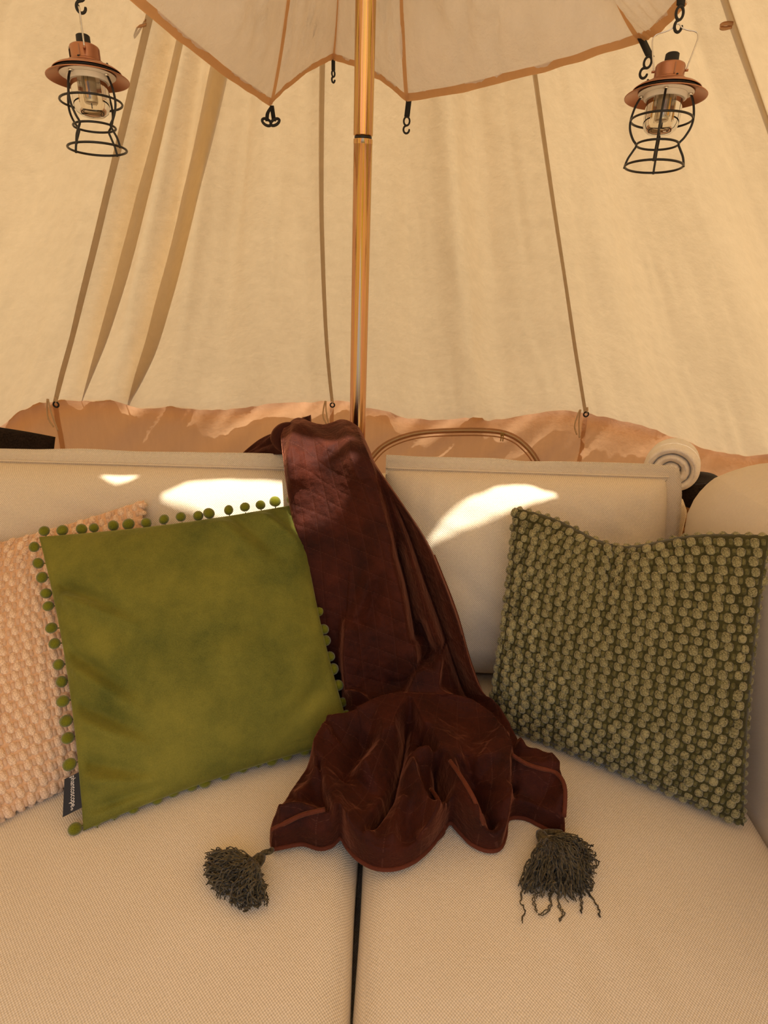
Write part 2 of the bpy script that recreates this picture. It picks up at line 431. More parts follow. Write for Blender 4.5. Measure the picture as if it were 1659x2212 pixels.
# seams: narrow double-stitched tapes on the inside of the roof
def seam(a, half, t0=.06, t1=1.0, n=90):
    c, s, m = [], [], []
    for t in np.linspace(t0, t1, n):
        p = np.array(roof_pt(a, t)); q = np.array(roof_pt(a+.4, t)); r_ = np.array(roof_pt(a, t-.01))
        sd = q-p; sd /= np.linalg.norm(sd); tg = p-r_; tg /= np.linalg.norm(tg); nn = np.cross(sd, tg)
        if nn[2] > 0: nn = -nn
        c.append(p+nn*.004); s.append(sd); m.append(nn)
    return ribbon(c, s, half), c, s, m
seams = {}
for a, h_ in ((AL, .010), (AC, .008), (AR, .008), (ARR, .011)):
    g, c, s, m = seam(a, h_); so_ = add('seam_tape', g, 'canvas_seam', roof); seams[a] = (so_, c, s, m)
# little fabric loops sewn on two seams
for a, px, sg in ((AL, (268, 45), -1), (ARR, (1585, 45), -1)):
    so_, c, s, m = seams[a]
    cp = np.array(c); X, Y = proj(cp); i = int(np.argmin(abs(Y-px[1]))); p = cp[i]; nn = m[i]; k_ = 1.0 if a == AL else .55
    sd = np.array([-1., 0, 0]); dz = np.array([0, 0, 1.]) if a == AL else np.array([-.2, 0, 1.])
    pts = [p+k_*(sd*x_+nn*n_+dz*z_) for x_, n_, z_ in ((.004, .004, .002), (.020, .008, .005), (.034, .012, .004), (.039, .014, 0), (.034, .015, -.005), (.020, .014, -.006), (.004, .008, -.005))]
    pts = spline(pts, 24)
    add('hanging_loop', strip(pts, [np.array([0, .3, 1.])/1.044]*24, .0035, [nn]*24, .0010), 'canvas_trim', so_)
# frayed threads, grommet rings and cotton ties where the guy ropes pull
for a, px in ((AL, (121, 874)), (AC, (718, 875)), (AR, (1266, 895))):
    p = np.array(PCYL(*px, RT-.035))
    R_ = [p+np.array([math.cos(k*2*math.pi/20)*.0105, 0, math.sin(k*2*math.pi/20)*.0105]) for k in range(20)]
    g = add('grommet_ring', tube(R_, .0035, 8, True), 'black_rubber', roof)
    base = np.array(roof_pt(a, 1.0)); ar = math.radians(a); inn = np.array([-math.sin(ar), -math.cos(ar), 0])
    q = PCYL(px[0]-14, px[1]+4, RT-.03)
    for dx, ln in ((-.012, .085), (.0, .10)):
        pts = spline([q+np.array([dx*.3, 0, .03]), q+np.array([dx, 0, -.01]), q+np.array([dx*1.7+.006, 0, -.05]), q+np.array([dx*1.2+.016, 0, -ln])], 14)
        add('cotton_tie', tube(pts, .0035, 6), 'cord_cotton', roof)
    pts = spline([p+np.array([0, 0, .032]), p+np.array([.003, 0, .02]), p+np.array([.002, 0, .008])], 6)
    add('ring_cord', tube(pts, .004, 6), 'cord_cotton', roof)

# ---- low upright canvas wall
def wall_pt(a, k):                        # k 0 at the hem .. 1 at the floor
    zt = hem_z(a)+.012; ar = math.radians(a)
    gath = .007*float(vnoise(a*.75, 2.2))*(1-k)**2
    R = RT+.012+.03*k+gath+.030*float(vnoise(a*.22+k*4.5, k*2.5+9))+.016*float(vnoise(a*.6+k*9+40, k*3))
    return np.array([POLE[0]+R*math.sin(ar), POLE[1]+R*math.cos(ar), zt*(1-k)])
wall = root('wall_back', (POLE[0], POLE[1]+RT, 0), 'low shaded canvas wall below the hem of the tent roof', 'tent wall', kind='structure')
wa = [-90, AL, AC, AR, 90]
for a0, a1 in zip(wa[:-1], wa[1:]):
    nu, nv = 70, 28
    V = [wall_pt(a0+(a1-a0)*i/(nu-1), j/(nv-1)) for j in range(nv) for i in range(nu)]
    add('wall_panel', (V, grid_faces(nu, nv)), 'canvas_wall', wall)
for a in (AL, AC, AR):
    c = [wall_pt(a, k) for k in np.linspace(.03, .98, 24)]; ar = math.radians(a)
    add('wall_seam', ribbon([p-np.array([math.sin(ar), math.cos(ar), 0])*.004 for p in c], [np.array([math.cos(ar), -math.sin(ar), 0])]*24, .010), 'canvas_trim', wall)
# outer valance that hangs over the top of the wall, seen as a darker band through the cloth
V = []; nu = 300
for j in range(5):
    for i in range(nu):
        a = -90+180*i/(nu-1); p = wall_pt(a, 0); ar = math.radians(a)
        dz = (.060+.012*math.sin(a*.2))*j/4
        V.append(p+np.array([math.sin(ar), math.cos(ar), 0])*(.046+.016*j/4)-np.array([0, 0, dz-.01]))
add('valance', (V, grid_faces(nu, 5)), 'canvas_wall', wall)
# arched zip window in the wall
zp = [(792, 1012), (803, 988), (836, 958), (895, 937), (977, 930), (1063, 931), (1107, 942), (1139, 966), (1161, 996), (1172, 1030)]
zc = spline([PCYL(*p, RT-.012) for p in zp], 70)
win = tag(empty('window_1', (zc[35][0], zc[35][1], 0)), 'arched zip-up vent panel in the shaded tent wall, right of the pole', 'vent window', kind='structure')
def tape(off, half, th, mat, name, inset=0.):
    c, s, m = [], [], []
    for i, p in enumerate(zc):
        t = zc[min(i+1, 69)]-zc[max(i-1, 0)]; t /= np.linalg.norm(t)
        nn = np.array([POLE[0]-p[0], POLE[1]-p[1], 0]); nn /= np.linalg.norm(nn); sd = np.cross(t, nn)
        c.append(p+sd*off+nn*inset); s.append(sd); m.append(nn)
    return add(name, strip(c, s, half, m, th), mat, win)
tape(0, .013, .0008, 'canvas_trim', 'zip_tape'); tape(0, .0035, .002, 'cord_cotton', 'zip_teeth', .002); tape(.026, .003, .0008, 'canvas_trim', 'zip_piping')
sp = PCYL(1085, 938, RT-.02)
sl_ = add('zip_slider', rbox(sp-np.array([.009, .004, .010]), sp+np.array([.009, .004, .010]), .003, (3, 3, 3))[:2], 'brass', win)
for dx in (-.005, .005):
    add('zip_pull', rbox(sp+np.array([dx-.003, -.008, -.034]), sp+np.array([dx+.003, -.004, -.008]), .0015, (2, 2, 3))[:2], 'brass', sl_)
# side walls and near-end walls, floor, ground
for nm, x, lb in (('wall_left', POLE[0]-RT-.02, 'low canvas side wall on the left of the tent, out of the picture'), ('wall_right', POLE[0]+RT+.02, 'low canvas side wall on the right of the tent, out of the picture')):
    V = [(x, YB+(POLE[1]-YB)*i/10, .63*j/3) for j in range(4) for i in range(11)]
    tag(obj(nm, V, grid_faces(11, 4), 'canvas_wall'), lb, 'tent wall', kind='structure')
fl = [(POLE[0]+1.72*math.sin(math.radians(a)), (POLE[1] if abs(a) <= 90 else YB)+1.72*math.cos(math.radians(a)), z) for z in (0, -.02) for a in list(range(-90, 91, 6))+list(range(90, 271, 6))]
nf = len(fl)//2
tag(obj('floor', fl, [tuple(range(nf))[::-1], tuple(range(nf, 2*nf))]+[(i, (i+1) % nf, nf+(i+1) % nf, nf+i) for i in range(nf)], 'rug', smooth=False), 'brown woven groundsheet under the sofa', 'floor', kind='structure')
tag(obj('ground', [(-30, -30, -.03), (30, -30, -.03), (30, 30, -.03), (-30, 30, -.03)], [(0, 1, 2, 3)], 'grass', smooth=False), 'grass field around the tent', 'ground', kind='structure')

# ================================================================== POLE
pole = root('tent_pole', (POLE[0], POLE[1], 0), 'shiny iridescent gold metal tent pole standing behind the sofa', 'tent pole')
zj = PY(779, 297, 1.4)[2]
def ptube(r, z0, z1, be=.002):
    V, Fs = lathe([(0, z0), (r-be, z0), (r, z0+be), (r, z1-be), (r-be, z1), (0, z1)], 48); return V, Fs
for nm, r, z0, z1 in (('lower_tube', .0186, .012, zj-.002), ('joint_groove', .0172, zj-.003, zj+.003), ('upper_tube', .0191, zj+.002, 2.70), ('foot', .03, 0.0, .012)):
    o = obj(nm, *ptube(r, z0, z1), 'iridescent_gold' if nm != 'joint_groove' else 'black_wire', pole)
V, Fs = lathe([(.0187, zj-.012), (.0189, zj-.010), (.0189, zj-.005), (.0187, zj-.003)], 48)
obj('collar', V, Fs, 'iridescent_gold', pole)

# ================================================================== INNER CANOPY
hp = [('l', (-.57, 1.20, 1.66)), ('P2', PY(583, 226, 1.72)), ('P3', PY(720, 128, 1.88)), ('P4', PY(880, 219, 1.72)), ('P5', PY(1390, 86, 1.40)), ('P6', PY(1486, 4, 1.26)),
      ('n1', (.32, 1.17, 1.82)), ('n2', (-.06, 1.13, 1.84)), ('n3', (-.40, 1.17, 1.82))]
hp[0] = ('P1', PY(268, -14, 1.30))
HP = [np.array(p) for _, p in hp]
can = root('inner_canopy', (POLE[0], POLE[1], 1.6), 'sheer blush fabric canopy with scalloped orange hem hung round the pole top', 'canopy')
topc = np.array([POLE[0], POLE[1], 2.45])
def hem_pt(i, s):
    a, b_ = HP[i], HP[(i+1) % len(HP)]; p = a+(b_-a)*s
    L = np.linalg.norm(b_-a); sg = .045*L*4*s*(1-s)
    mid = topc-p; mid[2] = 0; mid /= np.linalg.norm(mid)
    rad = {0: .05, 1: .10, 2: .10, 3: .30}.get(i, .2)
    return p+np.array([0, 0, (-.010 if i != 2 and i != 1 else .012)*4*s*(1-s)])+.004*float(vnoise(i*9+s*14, 3.3))*np.array([0, 0, 1.])
def can_pt(i, s, t):
    h_ = hem_pt(i, s); a = HP[i]; b_ = HP[(i+1) % len(HP)]
    top = topc+.10*np.array([h_[0]-POLE[0], h_[1]-POLE[1], 0])/np.linalg.norm(h_[:2]-POLE)
    p = h_+(top-h_)*t
    out = np.array([h_[0]-POLE[0], h_[1]-POLE[1], .35*np.linalg.norm(h_[:2]-POLE)]); out /= np.linalg.norm(out)
    bl = 4*s*(1-s)
    d_ = -.05*math.sin(math.pi*t)*bl-.04*math.sin(math.pi*t**.7)
    e = min(1, t*9)
    d_ += e*bl**.5*(.034*float(vnoise(s*4+i*7, t*5+i))+.022*float(vnoise(s*9+i*3+t*6, t*11))+.010*float(vnoise(s*21-t*17, t*19+i))-.030*abs(float(vnoise(s*5+t*9+i*3, t*7-s*6+20)))-.020*abs(float(vnoise(s*11-t*14+i*5, t*9+s*8+40))))
    return p+out*d_
NS = 34
for i in range(len(HP)):
    nu, nv = NS, 60
    V = [can_pt(i, k/(nu-1), j/(nv-1)) for j in range(nv) for k in range(nu)]
    pnl = add('canopy_panel', (V, grid_faces(nu, nv)), 'liner', can)
    # hem strip
    c = [hem_pt(i, s) for s in np.linspace(0, 1, 40)]
    inn = [np.array([p[0]-POLE[0], p[1]-POLE[1], 0])/np.linalg.norm(p[:2]-POLE) for p in c]
    sdv = [(lambda v_: v_/np.linalg.norm(v_))(np.array(can_pt(i, s, .05))-p) for p, s in zip(c, np.linspace(0, 1, 40))]
    add('hem', ribbon([p+sv*.006-o2*.003 for p, sv, o2 in zip(c, sdv, inn)], sdv, .009), 'liner_hem', pnl)
    # radial seam at the corner
    c = [can_pt(i, 0, t) for t in np.linspace(0, .9, 60)]
    tg = HP[(i+1) % len(HP)]-HP[i-1]; tg /= np.linalg.norm(tg); o_ = inn[0]
    add('seam_tape', ribbon([p-o_*.004 for p in c], [tg]*60, .008 if i == 2 else .0055), 'liner_hem', pnl)
def hook_s(p, s=1.0, yaw=0., tilt=0.):     # black plastic S hook: closed eye above, open hook below
    cs, sn = math.cos(yaw), math.sin(yaw)
    def W(x, z):
        x2 = x*math.cos(tilt)-z*math.sin(tilt); z2 = x*math.sin(tilt)+z*math.cos(tilt)
        return np.array(p)+np.array([x2*cs, x2*sn, z2])*s
    eye = tube([W(.0105*math.sin(k*math.pi/10), -.014+.0135*math.cos(k*math.pi/10)) for k in range(20)], .0022, 8, True)
    hk = tube([W(.0105*math.sin(a), -.040+.012*math.cos(a)) for a in np.linspace(0, -1.55*math.pi, 22)], [.0023]*21+[.0018], 8)
    return merge([eye, hk])
def strap(top, bot, half=.008, yaw=0., n=10, hook=True, tilt=0., hs=1., bend=0.):
    c = [np.array(top)+(np.array(bot)-np.array(top))*k+np.array([bend*math.sin(k*math.pi), 0, 0]) for k in np.linspace(0, 1, n)]
    sd = np.array([math.cos(yaw), math.sin(yaw), 0]); nn = np.array([-math.sin(yaw), math.cos(yaw), 0])
    st = add('strap', strip(c, [sd]*n, half, [nn]*n, .0014), 'black_webbing', can)
    st['label'] = 'black webbing strap with plastic hook'
    if hook: add('hook', hook_s(bot, hs, yaw, tilt), 'black_rubber', st)
    return st
def sp_(px, py, D): return PY(px, py, D)
strap(sp_(883, 218, 1.72), sp_(879, 252, 1.72), .0065, 0, hs=.66)
strap(sp_(720, 126, 1.88), sp_(720, 152, 1.88), .0055, .9, hs=.5)
# the left dangling strap is folded back on itself with two rings showing
st = strap(sp_(587, 228, 1.72), sp_(592, 262, 1.72), .005, .2, hook=False)
c0 = spline([sp_(587, 230, 1.715), sp_(578, 245, 1.70), sp_(577, 262, 1.705)], 8)
add('strap_fold', strip(c0, [np.array([1., 0, 0])]*8, .004, [np.array([0, 1., 0])]*8, .0014), 'black_webbing', st)
for px_, tl in ((576, 0.5), (594, -.5)):
    q = sp_(px_, 264, 1.705)
    add('hook', tube([q+np.array([.012*math.cos(k*math.pi/10)*math.cos(tl), .004*math.sin(k*math.pi/10), .007*math.sin(k*math.pi/10)-.012*math.cos(k*math.pi/10)*math.sin(tl)*.6]) for k in range(20)], .0032, 8, True), 'black_rubber', st)
strap(sp_(1386, 84, 1.40), sp_(1404, 122, 1.36), .0080, .15, tilt=-.25, hs=.66)
strap(sp_(1474, -40, 1.27), sp_(1470, 13, 1.25), .0070, .3, hs=.66, tilt=.10)
strap(sp_(176, -80, 1.27), sp_(171, -28, 1.25), .0070, .3, hs=.66, tilt=-.05)

# ================================================================== LANTERNS
def lantern(hookpt, yaw, tiltv, label, brot):
    r0 = root('camping_lantern', (0, 0, 0), label, 'lantern', 'copper lanterns hanging from the canopy hooks')
    S = 1.0
    def L(nm, part, mat, parent=None): return obj(nm, [(p[0], p[1], p[2]*(.75 if p[2] > 0 else .97)) for p in part[0]], part[1], mat, parent or r0)
    # local origin = centre of the brim's lower rim
    shade = L('shade', lathe([(.024, .0145), (.034, .0125), (.048, .0080), (.058, .0030), (.0640, -.0004), (.0652, -.0008), (.0655, .0004), (.0645, .0016), (.0580, .0050), (.0480, .0100), (.0340, .0145), (.024, .0165)], 64), 'copper')
    L('vent_gap', lathe([(.030, .012), (.0505, .0088), (.0515, .0115), (.050, .0150), (.030, .0190)], 64), 'black_wire')
    L('upper_brim', lathe([(.026, .0315), (.030, .0300), (.036, .0265), (.048, .0200), (.0540, .0145), (.0548, .0125), (.0536, .0130), (.047, .0175), (.030, .0220), (.026, .0225)], 64), 'copper')
    body = L('body', lathe([(.0, .0640), (.0195, .0640), (.0225, .0615), (.0235, .058), (.0235, .036), (.0245, .0345), (.0285, .0325), (.0285, .028), (.02, .027)], 48), 'copper')
    for k in range(4):
        a = k*math.pi/2+.35
        add_ = rbox((.0232, -.0012, .037), (.0243, .0012, .058), .0004, (2, 2, 2))
        V = [(p[0]*math.cos(a)-p[1]*math.sin(a), p[0]*math.sin(a)+p[1]*math.cos(a), p[2]) for p in add_[0]]
        L('seam_rib', (V, add_[1]), 'copper_dark', body)
    a0 = math.pi*.62
    V = []
    for j, z in enumerate((.0365, .0575)):
        for i in range(9):
            a = a0+.55*(i/8-.5)*2; V.append((.0246*math.cos(a), .0246*math.sin(a), z))
    L('switch_panel', (V, grid_faces(9, 2)), 'black_rubber', body)
    knob = L('knob', lathe([(0, .0840), (.0095, .0840), (.0108, .0825), (.0112, .0680), (.0150, .0660), (.0158, .0645), (.0150, .063), (0, .063)], 40), 'black_rubber')
    L('reflector_plate', lathe([(0, .0085), (.043, .0085), (.0445, .0070), (.043, .0055), (.0, .0055)], 48), 'white_plate')
    L('bulb', lathe([(.0290, .005), (.0293, -.030), (.0285, -.042), (.0255, -.050), (.019, -.0555), (.010, -.0575), (.0, -.058)], 48), 'bulb_glass')
    L('bulb_collar', lathe([(.034, .005), (.034, -.003), (.0315, -.0045), (.0290, -.003), (.029, .005)], 40), 'white_plate')
    core = L('core_tube', lathe([(0, .006), (.0110, .006), (.0110, -.034), (.010, -.036), (0, -.036)], 32), 'brushed_tube')
    L('core_tip', tube([(0, 0, -.036), (0, 0, -.044)], .0009, 6), 'black_wire', core)
    for k in range(4):
        a = k*math.pi/2+.5; x, y = .0195*math.cos(a), .0195*math.sin(a)
        L('filament', tube([(x, y, -.006), (x, y, -.032)], .0011, 8), 'filament')
        tx, ty = -math.sin(a)*.0032, math.cos(a)*.0032
        L('filament_wire', tube([(x+tx, y+ty, .005), (x+tx, y+ty, -.034), (x-tx, y-ty, -.034), (x-tx, y-ty, .005)], .00035, 5), 'black_wire')
    L('cage_ring', ring((0, 0, -.0345), .0492, .0019), 'black_wire'); L('cage_ring', ring((0, 0, -.0725), .0338, .0019), 'black_wire'); L('cage_ring', ring((0, 0, -.107), .0475, .0020), 'black_wire')
    for k in range(4):
        a = k*math.pi/2
        pr = spline([(.0385, .004), (.0455, -.012), (.0495, -.032), (.0480, -.048), (.0410, -.063), (.0340, -.0725), (.0375, -.081), (.0440, -.093), (.0472, -.104), (.0480, -.1095)], 40)
        L('cage_wire', tube([(q[0]*math.cos(a), q[0]*math.sin(a), q[1]) for q in pr], .0019, 8), 'black_wire')
        L('cage_screw', lathe([(0, .006), (.0035, .006), (.0035, .001), (0, .001)], 10, (.0385*math.cos(a), .0385*math.sin(a), 0)), 'steel')
        L('rivet', lathe([(0, .003), (.0016, .002), (.002, 0)], 8, (.034*math.cos(a+.4), .034*math.sin(a+.4), .030)), 'black_wire')
    # wire handle: two legs, shoulders and a small dip at the top, in the local xz plane
    hp_ = spline([(-.0255, 0, .050), (-.027, 0, .062), (-.0325, 0, .094), (-.0345, 0, .112), (-.030, 0, .1215), (-.018, 0, .1255), (-.0085, 0, .130), (-.003, 0, .1375), (0, 0, .1385), (.003, 0, .1375), (.0085, 0, .130), (.018, 0, .1255), (.030, 0, .1215), (.0345, 0, .112), (.0325, 0, .094), (.027, 0, .062), (.0255, 0, .050)], 70)
    bail = L('handle', tube(hp_, .00125, 8), 'steel')
    bail.rotation_euler[2] = brot
    for sx_ in (-1, 1): L('handle_pivot', tube([(sx_*.022, 0, .0505), (sx_*.0285, 0, .0505)], .0024, 10), 'copper', bail)
    vd = Vector((hookpt[0], hookpt[1], 0)).normalized(); ax = Vector((-vd.y, vd.x, 0))
    Rm = Matrix.Rotation(tiltv[0], 3, ax) @ Matrix.Rotation(tiltv[1], 3, vd) @ Matrix.Rotation(yaw, 3, 'Z')
    r0.rotation_euler = Rm.to_euler(); top = Rm @ Vector((0, 0, .1385*.75))
    r0.location = Vector(tuple(hookpt))-top
    return r0
def hookpt(px, py, D): return PY(px, py, D)
lantern(hookpt(170, 12, 1.25), math.radians(72), (math.radians(6.5), 0), 'copper lantern hanging near the left seam, handle seen edge-on', math.radians(42))
lantern(hookpt(1464, 52, 1.25), math.radians(-22), (math.radians(6.5), math.radians(-1)), 'copper lantern hanging at the right of the canopy, wire handle seen spread wide', math.radians(4))

# ================================================================== SOFA
SEAT = .462
def seat_top(x, y, lo, hi):
    u = np.clip((x-(lo[0]+hi[0])/2)/((hi[0]-lo[0])/2), -1, 1); v_ = np.clip((y-(lo[1]+hi[1])/2)/((hi[1]-lo[1])/2), -1, 1)
    return .020*(1-u*u)**.8*(1-v_*v_)**.8
sofa = root('sofa', (0, .8, 0), 'oatmeal linen two-seat sofa with a tall rounded padded arm', 'sofa')
def rb(nm, lo, hi, r, n, mat, parent, fn=None):
    V, Fs, UV = rbox(lo, hi, r, n, fn); return add(nm, (V, Fs), mat, parent, uv=UV)
rb('base', (-1.0, .36, .06), (.72, 1.185, .283), .03, (20, 12, 6), 'linen', sofa)
rb('backrest', (-1.0, 1.235, .06), (.68, 1.372, .83), .05, (20, 6, 12), 'linen', sofa)
def armfn(u, v_, w_, P):
    P = P.copy(); k = max(0, w_)
    P[0] += -.058*np.clip((P[2]-.47)/.36, 0, 1)**.8*(.5-.5*u)*(.15+.85*np.clip((P[1]-.72)/.32, 0, 1))-.008*(1-v_*v_)*(1-w_*w_)*(u < 0)+.012*float(vnoise(P[1]*6, P[2]*6))
    return P
arm = rb('arm', (.652, .28, .05), (.95, 1.22, .968), .14, (16, 26, 26), 'linen_fine', sofa, armfn)
rb('arm', (-1.30, .28, .05), (-1.0, 1.20, .965), .135, (10, 16, 16), 'linen_fine', sofa)
add('arm_piping', tube(spline([(.655, .40, .44), (.653, .60, .452), (.654, .85, .456), (.658, 1.10, .456)], 30), .004, 8), 'linen_fine', sofa, uv=None)
for x_ in (-1.2, .8):
    for y_ in (.36, 1.10): add('leg', lathe([(0, 0), (.018, 0), (.024, .06), (0, .06)], 16, (x_, y_, 0)), 'wood', sofa)

def wrinkle(x, y): return .004*float(vnoise(x*7+3, y*5))+.0022*float(vnoise(x*19, y*13))
def seatc(lo, hi, label, wr):
    def fn(u, v_, w_, P):
        P = P.copy()
        if w_ > -.2:
            P[2] += (.020*max(0, 1-u*u)**.8*max(0, 1-v_*v_)**.8+wrinkle(P[0], P[1]))*min(1, (w_+.2)/1.2)
            if wr:      # soft pulls running towards the front edge
                for cx, sl, A, wd in ((.262, .10, .0055, .010), (.30, .12, -.004, .012), (.355, .05, .003, .012), (.20, .02, .0025, .014)):
                    k = max(0., min(1., (.62-P[1])/.16)); P[2] += A*k*math.exp(-((P[0]-cx-sl*(.5-P[1]))/wd)**2)
        P[0] += .006*(1-w_*w_)*np.sign(u)*(abs(u) > .9)*float(vnoise(P[1]*5, 2))
        return P
    c = root('seat_cushion', ((lo[0]+hi[0])/2, (lo[1]+hi[1])/2, lo[2]), label, 'cushion', 'seat cushions of the linen sofa')
    V, Fs, UV = rbox(lo, hi, .045, (90, 90, 14), fn); add('cover', (V, Fs), 'linen', c, uv=UV)
    zl = lo[2]+.045
    rr = [(lo[0]+.01, lo[1]+.01), (hi[0]-.01, lo[1]+.01), (hi[0]-.01, hi[1]-.01), (lo[0]+.01, hi[1]-.01)]
    add('piping', tube(polyline([(x_, y_, zl) for x_, y_ in rr+[rr[0]]], 60)[:-1], .005, 6, True), 'linen', c)
    return c
seatc((-.99, .345, .285), (-.0185, 1.12, SEAT), 'wide linen seat cushion under the green velvet pillow', False)
seatc((-.0125, .345, .285), (.650, 1.12, SEAT), 'linen seat cushion beside the arm, under the knobbly olive pillow', True)

def backc(x0, x1, zt0, zt1, label, seed, flange_sides, fl):
    """box-shaped back cushion leaning on the backrest with a flat stitched flange"""
    c = root('back_cushion', ((x0+x1)/2, 1.10, SEAT), label, 'cushion', 'back cushions of the linen sofa')
    zb = SEAT+.012
    def base(u, v_):                      # centre sheet
        x = (x0+x1)/2+(x1-x0)/2*u; zt = zt0+(zt1-zt0)*(u+1)/2
        z = zb+(zt-zb)*(v_+1)/2; y = 1.02+(z-.49)*.36+.07
        return np.array([x, y, z])
    nrm = np.array([0, -.94, .34]); nu, nv = 110, 70
    V, UV = [], []
    us = np.sin(np.linspace(-1, 1, nu)*math.pi/2)*.6+np.linspace(-1, 1, nu)*.4; vs = np.sin(np.linspace(-1, 1, nv)*math.pi/2)*.6+np.linspace(-1, 1, nv)*.4
    for side in (1, -1):
        for v_ in vs:
            for u in us:
                T = .072*max(0, 1-abs(u)**7)**.5*max(0, 1-abs(v_)**6)**.5
                p = base(u, v_)
                d_ = T*(1.0 if side > 0 else .55)+(.022*(1-u*u)*(1-v_*v_) if side > 0 else 0)
                if side > 0:
                    e = max(0, 1-abs(u)**5)*max(0, 1-abs(v_)**5)
                    d_ += e*(.010*float(vnoise(u*4+seed, v_*3))+.005*float(vnoise(u*9+v_*5+seed, v_*7)))
                    d_ += e*.004*math.sin(u*46+2*math.sin(v_*3))*max(0, v_-.45)
                V.append(p+nrm*side*d_); UV.append((p[0], p[2]*1.06))
    Fs = grid_faces(nu, nv)+[f[::-1] for f in grid_faces(nu, nv, off=nu*nv)]
    add('cover', (V, Fs), 'linen', c, uv=UV)
    # flange
    path = []
    if 'top' in flange_sides: path += [base(u, 1.) for u in np.linspace(-1, 1, 90)]
    outd = [np.array([0, .3, .95])]*90
    if 'right' in flange_sides:
        path += [base(1., v_) for v_ in np.linspace(1, -1, 60)]; outd += [np.array([1., -.05, 0.02])]*60
    V, UV = [], []; n = len(path)
    for i, (p, o_) in enumerate(zip(path, outd)):
        if 'right' in flange_sides: # round the corner direction
            k = np.clip((i-82)/16., 0, 1); o_ = outd[0]*(1-k)+outd[-1]*k; o_ = o_/np.linalg.norm(o_)
        wv = .010*float(vnoise(i*.11+seed, 1.5))+.004*float(vnoise(i*.4+seed, 6.5))
        ln = fl*(1+.25*float(vnoise(i*.09+seed, 9)))
        for k, (f_, th) in enumerate(((-.35, .012), (.15, .007), (.55, .005), (.97, .0045), (1.0, 0.), (.97, -.0045), (.5, -.005), (-.35, -.012))):
            q = p+o_*ln*f_+nrm*(th+wv*max(0, f_)+.006*max(0, f_)**2); V.append(q); UV.append((p[0]+p[2], f_*.04+abs(th)))
    add('flange', (V, grid_faces(8, n)), 'linen', c, uv=UV)
    # stitched groove line where flange meets cushion
    st_ = [p+nrm*.012+o_*fl*.10 for p, o_ in zip(path, outd)]
    add('stitch_line', tube(st_[:90], .0016, 5), 'linen', c)
    return c
backc(-.98, -.05, .858, .868, 'linen back cushion with flanged top edge, behind the green velvet pillow', 3, ('top',), .032)
backc(.0, .594, .876, .880, 'linen back cushion with flanged edges, behind the knobbly olive pillow', 12, ('top', 'right'), .030)

# ================================================================== THROW PILLOWS
class Pillow:
    def __init__(s, TL, TR, BR, BL, Tf, Tb, k=(.06, .06), dent=None, wr=None, pw=.42, ease=None):
        s.c = [np.array(q, float) for q in (TL, TR, BR, BL)]; s.Tf, s.Tb, s.k, s.dent, s.wr, s.pw = Tf, Tb, k, dent, wr, pw
        s.ease = ease
        n = np.cross(s.c[1]-s.c[3], s.c[0]-s.c[2]); n /= np.linalg.norm(n)
        s.n = n if n[1] < 0 else -n
    def sheet(s, u, v_):
        uu = u*(1-s.k[0]*(1-v_*v_)); vv = v_*(1-s.k[1]*(1-u*u))
        if s.dent: vv -= s.dent[0]*math.exp(-((u-s.dent[1])/s.dent[2])**2)*max(0, (v_+.2)/1.2)**2.5
        a, b_ = (uu+1)/2, (vv+1)/2
        return (s.c[0]*(1-a)+s.c[1]*a)*b_+(s.c[3]*(1-a)+s.c[2]*a)*(1-b_)
    def P(s, u, v_, side=1):
        p = s.sheet(u, v_); T = (s.Tf if side > 0 else s.Tb)*(max(0, 1-u*u)*max(0, 1-v_*v_))**s.pw
        if side > 0 and s.dent:
            T *= 1-.55*math.exp(-((u-s.dent[1])/.10)**2)*max(0, v_)**1.2
        if side > 0 and s.wr: T += s.wr(u, v_)*min(1, 6*(1-u*u))*min(1, 6*(1-v_*v_))
        return p+s.n*side*T
    def N(s, u, v_):
        e = .01; u = np.clip(u, -.97, .97); v_ = np.clip(v_, -.97, .97)
        a = s.P(u+e, v_)-s.P(u-e, v_); b_ = s.P(u, v_+e)-s.P(u, v_-e); n = np.cross(a, b_); n /= np.linalg.norm(n)
        return n if n@s.n > 0 else -n, a/np.linalg.norm(a)
    def mesh(s, nu=90, side=1):
        g = np.sin(np.linspace(-1, 1, nu)*math.pi/2)*.7+np.linspace(-1, 1, nu)*.3
        V = [s.P(u, v_, side) for v_ in g for u in g]; UV = [(u*.22, v_*.22) for v_ in g for u in g]
        Fs = grid_faces(nu, nu)
        return V, (Fs if side > 0 else [f[::-1] for f in Fs]), UV

def dome(rx, ry, h, seg=10, lev=4, sq=1.0):
    V = []
    for j in range(lev):
        ph = (math.pi/2)*j/lev; c = math.cos(ph)
        for k in range(seg):
            a = 2*math.pi*k/seg; ca, sa = math.cos(a), math.sin(a)
            m = (abs(ca)**(2/sq)+abs(sa)**(2/sq)) if sq != 1 else 1
            V.append((rx*c*np.sign(ca)*abs(ca)**(1/sq), ry*c*np.sign(sa)*abs(sa)**(1/sq), h*math.sin(ph)))
    V.append((0, 0, h)); Fs = grid_faces(seg, lev, True, False)
    o = (lev-1)*seg; Fs += [(o+k, o+(k+1) % seg, len(V)-1) for k in range(seg)]
    return V, Fs
def mk_mesh(name, part, mat):
    me = bpy.data.meshes.new(name); me.from_pydata([tuple(map(float, v_)) for v_ in part[0]], [], part[1])
    me.polygons.foreach_set('use_smooth', np.ones(len(me.polygons), bool)); me.materials.append(MAT[mat]); return me
